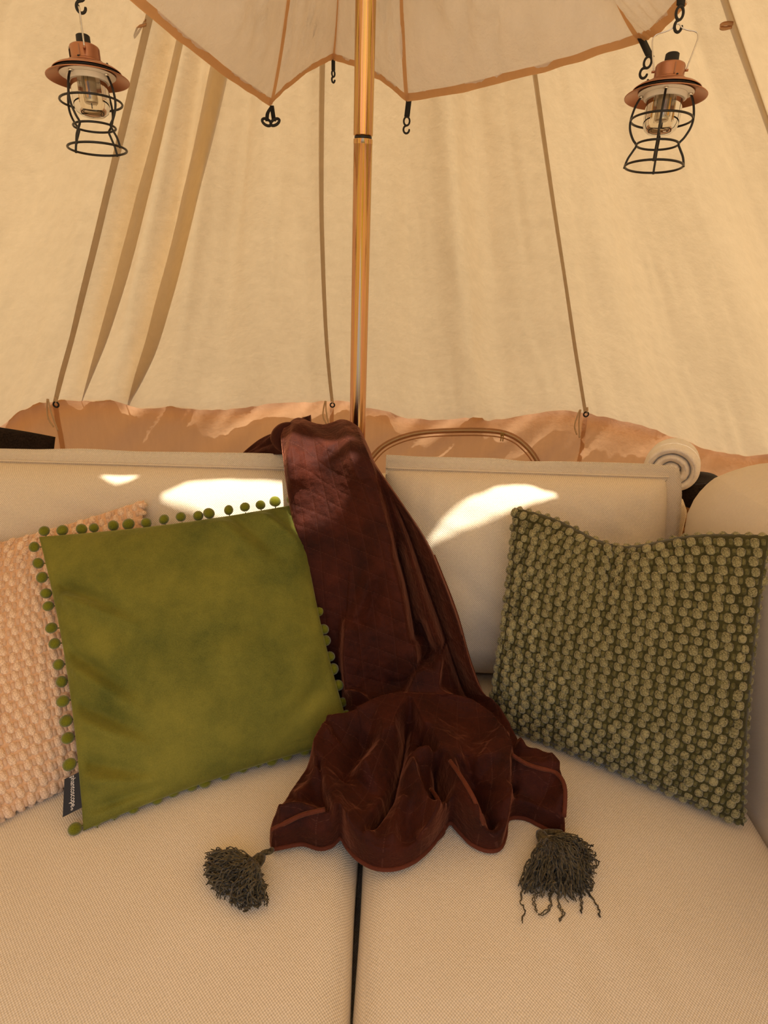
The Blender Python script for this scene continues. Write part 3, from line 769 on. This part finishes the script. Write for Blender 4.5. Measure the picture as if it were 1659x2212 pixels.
def bobbled(p, name, label, cat, pre, cols, rows, keep):
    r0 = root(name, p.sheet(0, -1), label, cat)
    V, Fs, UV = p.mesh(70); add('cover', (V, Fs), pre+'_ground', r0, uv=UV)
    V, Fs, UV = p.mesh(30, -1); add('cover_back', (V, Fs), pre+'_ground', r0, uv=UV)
    sx_ = np.linalg.norm(p.P(.1, 0)-p.P(-.1, 0))*5/cols; sy_ = np.linalg.norm(p.P(0, .1)-p.P(0, -.1))*5/rows
    sx_ *= 2; sy_ *= 2
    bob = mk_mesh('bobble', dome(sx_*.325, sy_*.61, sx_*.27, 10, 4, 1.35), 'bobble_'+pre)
    bobs, ribs = [], []
    rb_ = dome(sx_*.17, sy_*.42, sx_*.17, 8, 3, 1.8)
    for j in range(rows+1):
        for i in range(-1, cols+1):
            for kind in (0, 1):
                x = (i+.25+.5*kind+(.27 if j % 2 else 0)-.12)/cols; y = (j+.5*0+.2)/rows
                u = 2*x-1+.005*rng.standard_normal(); v_ = 2*y-1+.0035*rng.standard_normal()
                if abs(u) > 1.0 or abs(v_) > 1.0: continue
                q = p.P(u, v_); n, tx = p.N(u, v_); ty = np.cross(n, tx)
                if kind == 0: bobs.append((q, n, tx, ty, u, v_))
                else: ribs.append((q, n, tx, ty, u, v_))
    def vis(b_):
        X, Y = proj(b_[0]); vw = np.array([0, 0, H])-b_[0]; d_ = np.linalg.norm(vw); f = (b_[1]@vw)/d_
        ok = 2 < X < 1657 and keep(X, Y)
        return f/d_**2 if ok and f > .05 else -1
    bobs.sort(key=vis, reverse=True)
    k = 0; rest = []
    base = Vector(r0.location)
    for b_ in bobs:
        q, n, tx, ty, u, v_ = b_; s_ = 1+.05*rng.standard_normal(); an = .10*rng.standard_normal()
        a_ = tx*math.cos(an)+ty*math.sin(an); c_ = np.cross(n, a_)
        Mx = Matrix(((a_[0], c_[0], n[0], 0), (a_[1], c_[1], n[1], 0), (a_[2], c_[2], n[2], 0), (0, 0, 0, 1))) @ Matrix.Diagonal((s_, s_*(1+.05*rng.standard_normal()), s_, 1))
        if k < 300 and vis(b_) > 0:
            o = bpy.data.objects.new('bobble', bob); COL.objects.link(o); o.parent = r0
            o.matrix_basis = Matrix.Translation(Vector(tuple(q-n*.0008))-base) @ Mx; k += 1
        else: rest.append((q, Mx))
    for sd in range(4):                    # a row along each seam
        ne = cols+4 if sd % 2 == 0 else rows
        for i in range(ne):
            s_ = -1+2*(i+.5)/ne; u, v_ = ((s_, .992), (.992, s_), (s_, -.992), (-.992, s_))[sd]
            q = p.sheet(u, v_); n = pn = p.n; od = q-p.sheet(u*.9, v_*.9); od /= np.linalg.norm(od)
            n = n*.75+od*.65; n /= np.linalg.norm(n); a_ = np.cross(od, pn); a_ -= a_.dot(n)*n; a_ /= np.linalg.norm(a_); c_ = np.cross(n, a_)
            Mx = Matrix(((a_[0], c_[0], n[0], 0), (a_[1], c_[1], n[1], 0), (a_[2], c_[2], n[2], 0), (0, 0, 0, 1)))
            rest.append((q-n*.003, Mx))
    src = [Vector(v_.co) for v_ in bob.vertices]; sf = [tuple(f.vertices) for f in bob.polygons]
    if rest:
        o = add('bobbles', merge([([tuple(Mx @ v_+Vector(tuple(q))) for v_ in src], sf) for q, Mx in rest]), 'bobble_'+pre, r0); o['kind'] = 'stuff'
    rp = []
    for q, n, tx, ty, u, v_ in ribs:
        rp.append(([q-n*.0006+tx*a[0]+ty*a[1]+n*a[2] for a in rb_[0]], rb_[1]))
    o = add('ribs', merge(rp), 'rib_'+pre, r0); o['kind'] = 'stuff'
    # bobbles along the seam edge
    return r0
pb = Pillow(PY(-215, 1215, 1.06), PY(312, 1080, 1.11), PZ(300, 1640, .480), PZ(-150, 1868, .480), .036, .028, (.05, .06), pw=.40)
bobbled(pb, 'blush_pillow', 'blush pink knobbly woven pillow half hidden behind the green velvet pillow', 'pillow', 'blush', 18, 30, lambda X, Y: True)
po = Pillow(PY(1111, 1096, 1.075), PY(1664, 1156, .865), PZ(1607, 1785, .480), PZ(1052, 1556, .480), .060, .035, (.035, .04), dent=(.17, -.08, .42), pw=.40)
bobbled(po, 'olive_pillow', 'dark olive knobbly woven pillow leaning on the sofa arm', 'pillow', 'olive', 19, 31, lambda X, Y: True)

def gw(u, v_):
    d_ = .006*float(vnoise(u*2+1, v_*2))+.003*float(vnoise(u*5+8, v_*5))
    for (u0, v0, u1, v1, A, wd) in GF:
        L = math.hypot(u1-u0, v1-v0); du, dv = (u1-u0)/L, (v1-v0)/L
        s_ = (u-u0)*du+(v_-v0)*dv; q = -(u-u0)*dv+(v_-v0)*du
        k = math.exp(-(q/wd)**2)*min(1, max(0, (s_+.12)/.2))*min(1, max(0, (L+.15-s_)/.4)); d_ += A*k
    return d_*1.7
GF = [(-.95, .62, -.55, .35, -.008, .05), (-.95, .50, -.45, .18, .008, .05), (-.98, .15, -.60, -.22, -.008, .05), (-.98, .02, -.55, -.38, .007, .05), (-.98, -.22, -.55, -.52, -.008, .05),
      (-.95, -.36, -.55, -.62, .007, .05), (-.96, -.60, -.62, -.78, -.008, .05), (-.95, -.72, -.55, -.86, .007, .045), (-.9, -.9, -.45, -.92, -.006, .04), (.45, .98, .75, .55, -.007, .06), (.30, .98, .55, .6, .005, .06),
      (.62, .98, .95, .6, .008, .05), (.9, -.5, .5, -.75, -.004, .06), (.0, -.2, .45, -.1, .002, .08)]
pg = Pillow(PY(84, 1160, 1.0), PY(650, 1088, 1.095), PZ(762, 1598, .482), PZ(180, 1795, .482), .062, .040, (.055, .045), wr=gw, pw=.36)
gp = root('green_velvet_pillow', pg.sheet(0, -1), 'moss green velvet pillow edged with lime pom-poms and a black brand tag', 'pillow')
V, Fs, UV = pg.mesh(140); add('cover', (V, Fs), 'velvet_green', gp, uv=UV)
V, Fs, UV = pg.mesh(50, -1); add('cover_back', (V, Fs), 'velvet_green_back', gp, uv=UV)
ball = mk_mesh('pom_pom', (lambda a: a)(merge([dome(.0097, .0097, .0097, 16, 6), (lambda d_: ([(x, y, -z) for x, y, z in d_[0]], [f[::-1] for f in d_[1]]))(dome(.0097, .0097, .0097, 16, 6))])), 'pompom')
gb = Vector(gp.location)
cen = pg.sheet(0, 0)
for sd in range(4):
    for i in range(16):
        s_ = -1+2*(i+.35+.18*rng.standard_normal()*.6)/16
        u, v_ = ((s_, 1), (1, -s_), (-s_, -1), (-1, s_))[sd]
        e = pg.sheet(u, v_); o_ = pg.sheet(u*1.08 if abs(u) == 1 else u, v_*1.08 if abs(v_) == 1 else v_)-e; o_ /= np.linalg.norm(o_)
        if sd == 3 and 1676 < float(proj(e)[1]) < 1742: continue
        q = e+o_*((.0105 if sd in (0, 3) else .0035 if sd == 1 else .002)+.002*rng.random())+pg.n*(.003*rng.standard_normal()+(.004 if sd in (0, 3) else -.009))
        if sd == 2: q[2] = max(q[2], SEAT+.026)
        o = bpy.data.objects.new('pom_pom', ball); COL.objects.link(o); o.parent = gp
        o.location = Vector(tuple(q))-gb; o.rotation_euler = tuple(rng.random(3)*6); s2 = 1+.07*rng.standard_normal()
        o.scale = (s2, s2*(1-.1*rng.random()), s2*(1+.08*rng.random()))
        th = add('thread', tube([tuple(e-o_*.002), tuple(e+o_*.004)], .0011, 5), 'velvet_green', gp)
# brand tag sewn into the left edge
vs_ = np.linspace(-1, 1, 400); ey_ = proj(np.array([pg.sheet(-1, k) for k in vs_]))[1]
def edge_at(y): return pg.sheet(-1, vs_[int(np.argmin(abs(ey_-y)))])
e0, e1 = edge_at(1668), edge_at(1744); od = pg.sheet(-1.1, -.6)-pg.sheet(-1, -.6); od /= np.linalg.norm(od); od = od*.9+np.array([0, -.15, -.06])
tl, tr_, br_, bl_ = e0+od*.021+pg.n*.006, e0-od*.003+pg.n*.007, e1-od*.003+pg.n*.007, e1+od*.027+pg.n*.005
def tg(a, b_): return (tl*(1-a)+tr_*a)*(1-b_)+(bl_*(1-a)+br_*a)*b_
tn = np.cross(tr_-tl, tl-bl_); tn /= np.linalg.norm(tn); tn = tn if tn[1] < 0 else -tn
V = [tg(i/6, j/10)+tn*(k*.0008) for k in (0, 1) for j in range(11) for i in range(7)]
tago = add('brand_tag', (V, [f[::-1] for f in grid_faces(7, 11)]+grid_faces(7, 11, off=77)+[(0, 6, 83, 77), (70, 147, 153, 76)]), 'tag_black', gp, False)
def text_mesh(body):
    cu = bpy.data.curves.new('txt', 'FONT'); cu.body = body; cu.size = 1.0; cu.resolution_u = 3
    to = bpy.data.objects.new('txt', cu); COL.objects.link(to); bpy.context.view_layer.update()
    me = bpy.data.meshes.new_from_object(to.evaluated_get(bpy.context.evaluated_depsgraph_get()))
    co = np.array([v_.co for v_ in me.vertices]); fs = [tuple(f.vertices) for f in me.polygons]
    bpy.data.objects.remove(to); bpy.data.curves.remove(cu); bpy.data.meshes.remove(me)
    return co, fs
parts = []
for body, b0, b1, a0_, ah in (('phantoscope', .02, .86, .40, .42), ('\u00ae', .875, .945, .40, .16)):
    co, fs = text_mesh(body); x0, x1 = co[:, 0].min(), co[:, 0].max()
    parts.append(([tg(a0_+q[1]*ah, b0+(q[0]-x0)/(x1-x0)*(b1-b0))+tn*.0014 for q in co], fs))   # reads down the tag
add('tag_lettering', merge(parts), 'tag_text', tago, False)

# ================================================================== VELVET THROW
outL = [(612, 962), (614, 985), (618, 1015), (625, 1080), (640, 1160), (655, 1250), (672, 1330), (692, 1400), (708, 1460), (722, 1520), (728, 1570), (700, 1612), (686, 1636), (655, 1690), (622, 1745), (598, 1785), (583, 1815), (587, 1840)]
outR = [(786, 945), (800, 975), (815, 1010), (870, 1090), (922, 1170), (957, 1250), (987, 1330), (1012, 1420), (1037, 1490), (1067, 1560), (1102, 1620), (1132, 1676), (1168, 1690), (1198, 1722), (1213, 1762), (1215, 1806)]
outT = [(612, 962), (618, 936), (635, 920), (652, 913), (675, 922), (700, 927), (722, 922), (740, 917), (757, 922), (773, 932), (786, 945)]
outB = [(587, 1840), (620, 1833), (655, 1828), (690, 1838), (716, 1832), (736, 1815), (752, 1838), (775, 1862), (810, 1880), (850, 1882), (890, 1868), (925, 1840), (955, 1800), (972, 1782), (990, 1800), (1018, 1828), (1050, 1842), (1078, 1838), (1090, 1810), (1096, 1775), (1130, 1772), (1165, 1788), (1190, 1800), (1215, 1806)]
NU, NV = 230, 330
def by_y(pts, n):
    P = spline(pts, 400); return polyline(P, n)
cl, cr_, ct, cb = by_y(outL, NV), by_y(outR, NV), polyline(spline(outT, 300), NU), polyline(spline(outB, 500), NU)
u = np.linspace(0, 1, NU)[None, :, None]; v_ = np.linspace(0, 1, NV)[:, None, None]
# keep the scallops of the lower hem from reaching far up the cloth
lin_b = cb[0]*(1-u[0])+cb[-1]*u[0]; lin_t = ct[0]*(1-u[0])+ct[-1]*u[0]
PX = (cl[:, None]*(1-u)+cr_[:, None]*u)+(ct-lin_t)[None]*(1-v_)**6+(cb-lin_b)[None]*v_**7
X, Y = PX[..., 0], PX[..., 1]
D3 = np.stack([(X-CX)*EX[0]+(Y-CY)*EX[1]+F*EX[2], (X-CX)*EY[0]+(Y-CY)*EY[1]+F*EY[2], (X-CX)*EZ[0]+(Y-CY)*EZ[1]+F*EZ[2]], -1)
t_face = (1.0-.034+(H-.49)*.36)/(D3[..., 1]-.36*D3[..., 2])
ex = np.clip((1012-Y)/95, 0, 2)
t_face = t_face+(.10*ex**2+.02*ex)/D3[..., 1]
t_seat = np.where(D3[..., 2] < -1, (SEAT+.017-H)/np.minimum(D3[..., 2], -1), 9e9)
t_seat = np.where(Y > 1200, t_seat, 9e9)
k_ = 45.
m_ = np.minimum(t_face, t_seat); sm = .00003
wf = 1/(1+np.exp(np.clip((t_face-t_seat)/sm, -50, 50)))
t = m_-sm*np.log1p(np.exp(-np.clip(abs(t_face-t_seat)/sm, 0, 50)))
B = np.array([0, 0, H])+D3*t[..., None]
nF, nS = np.array([0, -.90, .43]), np.array([0, -.12, .99])
NRM = nF*wf[..., None]+nS*(1-wf[..., None]); NRM /= np.linalg.norm(NRM, axis=-1, keepdims=True)
def ridge(pts, A, wl, wr, taper=True):
    P = spline(pts, max(8, len(pts)*6)); best = np.full(X.shape, 1e9); sg = np.zeros(X.shape); ss = np.zeros(X.shape)
    for i in range(len(P)-1):
        a, b_ = P[i], P[i+1]; dx, dy = b_-a; L2 = dx*dx+dy*dy+1e-9
        q = np.clip(((X-a[0])*dx+(Y-a[1])*dy)/L2, 0, 1); ddx = X-a[0]-q*dx; ddy = Y-a[1]-q*dy; dd = np.hypot(ddx, ddy)
        m2 = dd < best; best = np.where(m2, dd, best); sg = np.where(m2, dx*ddy-dy*ddx, sg); ss = np.where(m2, (i+q)/(len(P)-1), ss)
    wd = np.where(sg > 0, wl, wr)          # sg>0: the side to the left when walking down the picture
    f = np.exp(-(best/wd)**1.6)
    if taper: f = f*np.clip(np.minimum(ss, 1-ss)*6+.25, 0, 1)
    return A*f
RID = [  # polyline, height, falloff left, falloff right (pixels, walking downwards)
 ([(768, 925), (795, 990), (815, 1060), (838, 1150), (862, 1230), (880, 1310), (893, 1390), (898, 1460)], .026, 70, 9),
 ([(806, 985), (850, 1095), (882, 1190), (905, 1280), (925, 1350), (946, 1398)], .022, 12, 18),
 ([(830, 1030), (880, 1100), (925, 1185), (960, 1280), (990, 1370), (1018, 1460), (1058, 1560), (1112, 1660)], .024, 16, 14),
 ([(652, 915), (640, 955), (634, 1000), (640, 1060)], .014, 14, 30), ([(742, 918), (758, 960), (772, 1000), (790, 1050)], .012, 26, 18),
 ([(655, 918), (690, 950), (720, 985)], .007, 16, 20),
 ([(752, 1325), (748, 1400), (750, 1480), (765, 1560)], .022, 8, 60),
 ([(800, 1235), (785, 1290), (765, 1330)], .008, 14, 20), ([(820, 1240), (800, 1310), (790, 1340)], -.006, 14, 14),
 ([(945, 1397), (900, 1440), (882, 1490), (888, 1545), (898, 1600), (920, 1652), (960, 1690), (1004, 1722)], .030, 7, 75),
 ([(908, 1445), (962, 1510), (1017, 1564), (1055, 1613), (1085, 1665)], .020, 45, 10),
 ([(946, 1400), (938, 1450), (925, 1490)], .012, 25, 6),
 ([(885, 1500), (845, 1597), (812, 1684), (773, 1735)], .028, 26, 34),
 ([(862, 1535), (796, 1580), (745, 1606), (692, 1618)], .024, 12, 40),
 ([(700, 1618), (684, 1640), (683, 1690), (702, 1760), (724, 1812), (770, 1862)], .024, 9, 55),
 ([(868, 1702), (919, 1688), (957, 1699), (975, 1735), (1006, 1800), (1036, 1834)], .028, 30, 16),
 ([(880, 1705), (902, 1760), (925, 1800), (945, 1815)], .024, 30, 10), ([(960, 1790), (940, 1830), (900, 1862)], .016, 16, 16),
 ([(1010, 1722), (1060, 1684), (1086, 1670)], .020, 16, 30), ([(1086, 1670), (1083, 1716), (1090, 1760), (1084, 1812)], .024, 40, 8),
 ([(1088, 1702), (1142, 1718), (1188, 1728), (1208, 1790)], .018, 22, 20), ([(1100, 1660), (1150, 1690), (1195, 1722)], .020, 22, 26),
 ([(805, 1560), (775, 1530), (755, 1495)], .010, 10, 20), ([(800, 1640), (760, 1700), (740, 1740)], -.012, 22, 22),
 ([(812, 1600), (845, 1640), (868, 1650)], .008, 15, 15), ([(640, 1770), (670, 1740), (682, 1715)], .012, 16, 16),
 ([(600, 1800), (650, 1795), (720, 1812)], .014, 20, 14), ([(790, 1862), (800, 1820), (830, 1770)], .012, 16, 16),
 ([(845, 1868), (850, 1820), (870, 1770)], .012, 14, 16),
 # creases
 ([(852, 1170), (876, 1262), (890, 1340), (896, 1375)], -.034, 8, 10), ([(838, 1060), (880, 1150), (915, 1250), (945, 1330), (985, 1450), (1010, 1520)], -.022, 9, 10),
 ([(905, 1330), (925, 1395), (915, 1420)], -.016, 8, 9), ([(876, 1600), (868, 1662), (843, 1760), (789, 1846)], -.026, 9, 8),
 ([(935, 1700), (942, 1727), (955, 1770)], -.030, 10, 10), ([(1010, 1740), (1040, 1780), (1062, 1825)], -.014, 12, 8), ([(735, 1440), (738, 1520), (748, 1580)], -.022, 14, 7),
 ([(905, 1640), (925, 1670), (935, 1690)], -.016, 8, 8), ([(690, 1700), (700, 1770), (716, 1810)], -.014, 7, 5), ([(1100, 1735), (1090, 1762)], -.016, 8, 8),
]
Hh = np.zeros(X.shape)
for r_ in RID: Hh += 1.8*ridge(*r_)
nzv = .5*(vnoise(X/46+3, Y/60)+.5*vnoise(X/21+9, Y/30+X/60))
Hh += .010*nzv*(1+.6*np.clip((Y-1480)/150, 0, 1))+.0016*(vnoise(X/8, Y/8))
# padded quilting between the stitch lines
uu = np.broadcast_to(u[..., 0], X.shape)*.40; vv = np.broadcast_to(v_[..., 0], X.shape)*1.10
q1 = (vv-.5*uu)/.050; q2 = (uu+.20*vv)/.045
fr_ = lambda q: 1-(2*abs(q-np.floor(q)-.5))**6
Hh += .0016*np.minimum(fr_(q1), fr_(q2))
e_l = np.broadcast_to(np.minimum(u, 1-u)[..., 0], X.shape)*np.linalg.norm(cr_-cl, axis=1)[:, None]
e_b = np.broadcast_to((1-v_)[..., 0], X.shape)*np.linalg.norm(np.roll(PX, -1, 0)-PX, axis=-1).mean(0)[None]*NV
ed = np.minimum(e_l, e_b); rim = np.sqrt(np.clip(1-(1-np.clip(ed/13., 0, 1))**2, 0, 1))
Hh = (.038+np.clip(Hh, -.035, .055))*rim+.002
G = B+NRM*Hh[..., None]
# rows that go on over the top of the sofa back and hang down behind it
back = []
for k in range(1, 15):
    a = k/14*1.9; off = np.stack([np.zeros(NU), .055*np.sin(np.minimum(a, 1.57))+.0*u[0, :, 0], -.075*(1-np.cos(a))-.12*max(0, a-1.2)+np.zeros(NU)], -1)
    back.append(G[0]+off)
G = np.concatenate([np.array(back)[::-1], G], 0); nb = len(back)
thr = root('velvet_throw', (.05, .75, SEAT), 'chestnut brown quilted velvet throw draped down the sofa with yarn tassels', 'throw blanket')
UVt = np.stack([np.broadcast_to(np.linspace(0, .40, NU)[None], (NV+nb, NU)), np.broadcast_to(np.r_[np.linspace(-.1, -.003, nb), np.linspace(0, 1.10, NV)][:, None], (NV+nb, NU))], -1).reshape(-1, 2)
add('cloth', (G.reshape(-1, 3), [f[::-1] for f in grid_faces(NU, NV+nb)]), 'velvet_brown', thr, uv=UVt)
# gathered corner that twists away over the sofa back, to the left
bp = spline([PY(668, 950, 1.235), PY(635, 950, 1.24), PY(605, 958, 1.25), PY(575, 968, 1.265), PY(548, 978, 1.28), PY(520, 990, 1.30)], 44); nsg = 56
V, UVb = [], []
for i, p in enumerate(bp):
    f = i/43; r_ = .034*(1-f)**.75+.006
    for k in range(nsg):
        a = 2*math.pi*k/nsg; rr = r_*(1+.20*math.cos(5*a+5*f)+.12*math.cos(9*a-6*f+1))
        V.append(p+np.array([.12*rr*math.cos(a), rr*.9*math.cos(a), rr*1.0*math.sin(a)])); UVb.append((k/nsg*.2, f*.2))
add('gathered_corner', (V, grid_faces(nsg, 44, True)+[tuple(range(nsg))[::-1]]), 'velvet_brown', thr, uv=UVb)
pr_ = [p+np.array([0, -.003, .010]) for p in spline([PY(*q, 1.205) for q in ((632, 985), (612, 972), (602, 955), (612, 938), (632, 930))], 24)]
add('corner_fold', tube(pr_, [.009+.007*math.sin(math.pi*k/23) for k in range(24)], 10), 'velvet_brown', thr)
# piping along the hem and up the right-hand edge
hemp = B[-1]+NRM[-1]*.006
def pipe(idx): add('piping', tube([hemp[i] for i in idx], .0036, 8), 'velvet_piping', thr)
pipe(range(0, NU, 2))
rp_ = [B[j, -1]+NRM[j, -1]*.006 for j in range(int(NV*.30), NV, 3)]
add('piping', tube(rp_, .003, 8), 'velvet_piping', thr)
# inner lines of piping where the hem folds back on itself
def on_cloth(px, py, lift=.003):
    i = np.argmin((X-px)**2+(Y-py)**2); j, k = np.unravel_index(i, X.shape); return G[j+nb, k]+NRM[j, k]*lift
for line in ([(1090, 1702), (1120, 1716), (1150, 1726), (1182, 1735), (1200, 1765), (1208, 1798)], [(962, 1720), (985, 1762), (1010, 1805), (1035, 1832)], [(925, 1745), (945, 1780), (958, 1796), (945, 1822)], [(590, 1826), (625, 1822), (660, 1812), (705, 1806)]):
    add('piping', tube(spline([on_cloth(*p) for p in line], 24), .0034, 8), 'velvet_piping', thr)

# tassels: knotted cord, bound head and a skirt of curly yarn
def tassel(corner_px, head_px, ends, nst, strays, seed):
    rg = np.random.default_rng(seed)
    z = SEAT+.024
    hd = PZ(*head_px, z+.010); cn = PZ(*corner_px, z+.008)
    t_ = root_part = add('tassel', tube(spline([cn+np.array([0, 0, .004]), (cn*.6+hd*.4)+np.array([.004, 0, .006]), (cn*.3+hd*.7)+np.array([-.002, .002, .003]), hd], 12), .0042, 8), 'tassel_yarn', thr)
    t_['label'] = 'dark brown-green curly yarn tassel'
    e0 = PZ(*ends[len(ends)//2], z); dr = e0-hd; dr[2] = 0; dr /= np.linalg.norm(dr); sdv = np.array([-dr[1], dr[0], 0])
    hp2 = [hd+dr*s for s in (-.006, 0, .008, .016, .022)]
    add('head', tube(hp2, [.005, .0085, .0095, .0105, .009], 14), 'tassel_yarn', t_)
    E_ = polyline([PZ(*p, z) for p in ends], 60)
    parts = []
    for k in range(nst):
        en = E_[rg.integers(0, 60)]; ln = .62+.38*rg.random()**.6; layer = rg.random()
        en = hd+(en-hd)*ln; en[2] = SEAT+.018+.030*layer*(1-.5*ln)
        st0 = hd+dr*.012+sdv*.007*(rg.random()*2-1)+np.array([0, 0, .010*layer-.002])
        n = 24; pts = []
        ph = rg.random()*6.28; cr0 = .0028+.0034*rg.random(); tw = 17+12*rg.random()
        for i in range(n):
            f = i/(n-1); p = st0*(1-f)+en*f; p[2] += .016*math.sin(math.pi*f)*layer
            w_ = cr0*f**1.3
            p = p+sdv*w_*math.cos(ph+tw*f)+np.array([0, 0, 1])*w_*math.sin(ph+tw*f)+dr*w_*.8*math.sin(ph*2+tw*f)
            p[2] = max(p[2], SEAT+.016); pts.append(p)
        parts.append(tube(pts, .00095, 4, False, False))
    for line in strays:
        for rep in range(2):
            pts = spline([PZ(a+rg.normal(0, 2.0), b_+rg.normal(0, 2.0), SEAT+.021) for a, b_ in line], 22)
            pts = [p+np.array([.0012*math.sin(i*1.3+rep), .0012*math.cos(i*1.7), 0]) for i, p in enumerate(pts)]
            parts.append(tube(pts, .0008, 4, False, False))
    o = add('yarn_strands', merge(parts), 'tassel_yarn', t_); o['kind'] = 'stuff'
tassel((587, 1840), (563, 1853), [(448, 1846), (440, 1868), (444, 1900), (460, 1925), (490, 1945), (525, 1962), (555, 1960), (575, 1950)], 460, [[(575, 1930), (578, 1942), (573, 1955)], [(530, 1955), (533, 1966), (527, 1972)]], 3)
tassel((1212, 1803), (1168, 1803), [(1124, 1918), (1135, 1925), (1165, 1932), (1200, 1940), (1240, 1945), (1268, 1930), (1282, 1895), (1288, 1862), (1275, 1835)], 520,
       [[(1128, 1915), (1125, 1945), (1133, 1965), (1126, 1990)], [(1160, 1930), (1153, 1945), (1157, 1968)], [(1190, 1930), (1190, 1955), (1175, 1975), (1163, 1976)], [(1205, 1930), (1210, 1960), (1216, 1975), (1208, 1990)], [(1255, 1925), (1258, 1950), (1252, 1968)], [(1262, 1920), (1285, 1945), (1295, 1965), (1293, 1982)], [(1270, 1890), (1280, 1910), (1272, 1930), (1280, 1938)], [(1280, 1850), (1292, 1860), (1286, 1872)]], 5)

# ================================================================== THINGS BEHIND THE SOFA
pk = Pillow(PY(-200, 905, 1.90), PY(120, 944, 1.90), np.array([-1.02, 1.80, .035]), np.array([-1.45, 1.80, .035]), .06, .05, (.22, -.03))
bk = root('black_pillow', (-1.25, 1.80, 0), 'black pillow propped against the tent wall on the left', 'pillow')
V, Fs, UV = pk.mesh(50); add('cover', (V, Fs), 'dark_cloth', bk, uv=UV)
V, Fs, UV = pk.mesh(40, -1); add('cover_back', (V, Fs), 'terry', bk, uv=UV)
# wicker basket with rolled towel and a black bag
bx, by, br0, bh = .86, 1.66, .19, .68
bas = root('wicker_basket', (bx, by, 0), 'round brown wicker basket mostly hidden behind the sofa arm', 'basket')
obj('body', *lathe([(0, .005), (br0-.03, .005), (br0-.012, .05), (br0-.004, bh-.02), (br0-.016, bh-.02), (br0-.03, .05), (0, .02)], 40), 'wicker', bas)
for j in range(34):
    z_ = .03+(bh-.04)*j/33; rr = br0-.008+.006*z_
    pts = [((rr+.0045*(1 if (k+j) % 2 else -1))*math.cos(2*math.pi*k/48), (rr+.0045*(1 if (k+j) % 2 else -1))*math.sin(2*math.pi*k/48), z_) for k in range(48)]
    obj('weave_strand', *tube(pts, .0085, 5, True), 'wicker', bas)
obj('rim', *tube([((br0)*math.cos(2*math.pi*k/60), br0*math.sin(2*math.pi*k/60), bh+.004*math.sin(k*6.28*8/60)) for k in range(60)], .014, 8, True), 'wicker', bas)
# black bag: soft folded pouch lying in the basket
bg_ = root('black_bag', (.88, 1.60, .69), 'black soft bag lying on the basket beside the rolled towel', 'bag')
def bagfn(u_, v2, w_, P): P = P.copy(); P[2] += .012*(1-u_*u_)*(1-v2*v2)*max(0, w_)+.012*float(vnoise(P[0]*22, P[1]*22)); return P
V, Fs, UV = rbox((.80, 1.52, .690), (.95, 1.70, .745), .028, (14, 12, 6), bagfn); add('pouch', (V, Fs), 'dark_cloth', bg_, uv=UV)
add('bag_strap', tube(spline([(.83, 1.55, .735), (.86, 1.52, .752), (.90, 1.525, .755), (.93, 1.55, .735)], 20), .006, 8), 'dark_cloth', bg_)
# rolled towel: a spiral of thick terry, end towards the camera
tc = PY(1456, 1006, 1.60); tr0 = root('rolled_towel', tc-np.array([0, 0, .07]), 'cream terry towel rolled in a spiral behind the sofa arm', 'towel')
sp2 = []
turns = 2.4; n = 130
for i in range(n):
    f = i/(n-1); a = f*turns*2*math.pi+.6; r_ = .009+.050*f+.003*float(vnoise(a*1.2, 3)); sp2.append((r_*math.cos(a)*1.05, r_*math.sin(a)))
def spiral_sheet():
    V = []; ax = np.array([.43, .88, -.16]); ax /= np.linalg.norm(ax); sx2 = np.cross(ax, [0, 0, 1.]); sx2 /= np.linalg.norm(sx2); sz2 = np.cross(sx2, ax)
    sec = []
    for k in range(12):
        a = 2*math.pi*k/12; sec.append((math.cos(a), math.sin(a)))
    for i, (x_, z_) in enumerate(sp2):
        j = min(i+1, n-1); j0 = max(i-1, 0); tx_, tz_ = sp2[j][0]-sp2[j0][0], sp2[j][1]-sp2[j0][1]; L = math.hypot(tx_, tz_); nx, nz2 = -tz_/L, tx_/L
        fold = .006*math.sin(i*.7)*float(vnoise(i*.3, 8))
        for c_, s_ in sec:   # cross-section: thick in the radial sense, long along the axis
            th = .0138*c_; dp = .12*np.sign(s_)*abs(s_)**.35+fold+(.010*(1-c_*c_)*(-1) if s_ < 0 else 0)
            V.append(tc+sx2*(x_+nx*th)+sz2*(z_+nz2*th)+ax*(dp+.03*(0)))
    return V, grid_faces(12, n, True)+[tuple(range(12))[::-1], tuple(range(12*(n-1), 12*n))]
add('towel_roll', spiral_sheet(), 'terry', tr0)
V, Fs = lathe([(0, .0), (.030, .004), (.034, .03), (.034, .20), (0, .20)], 20)
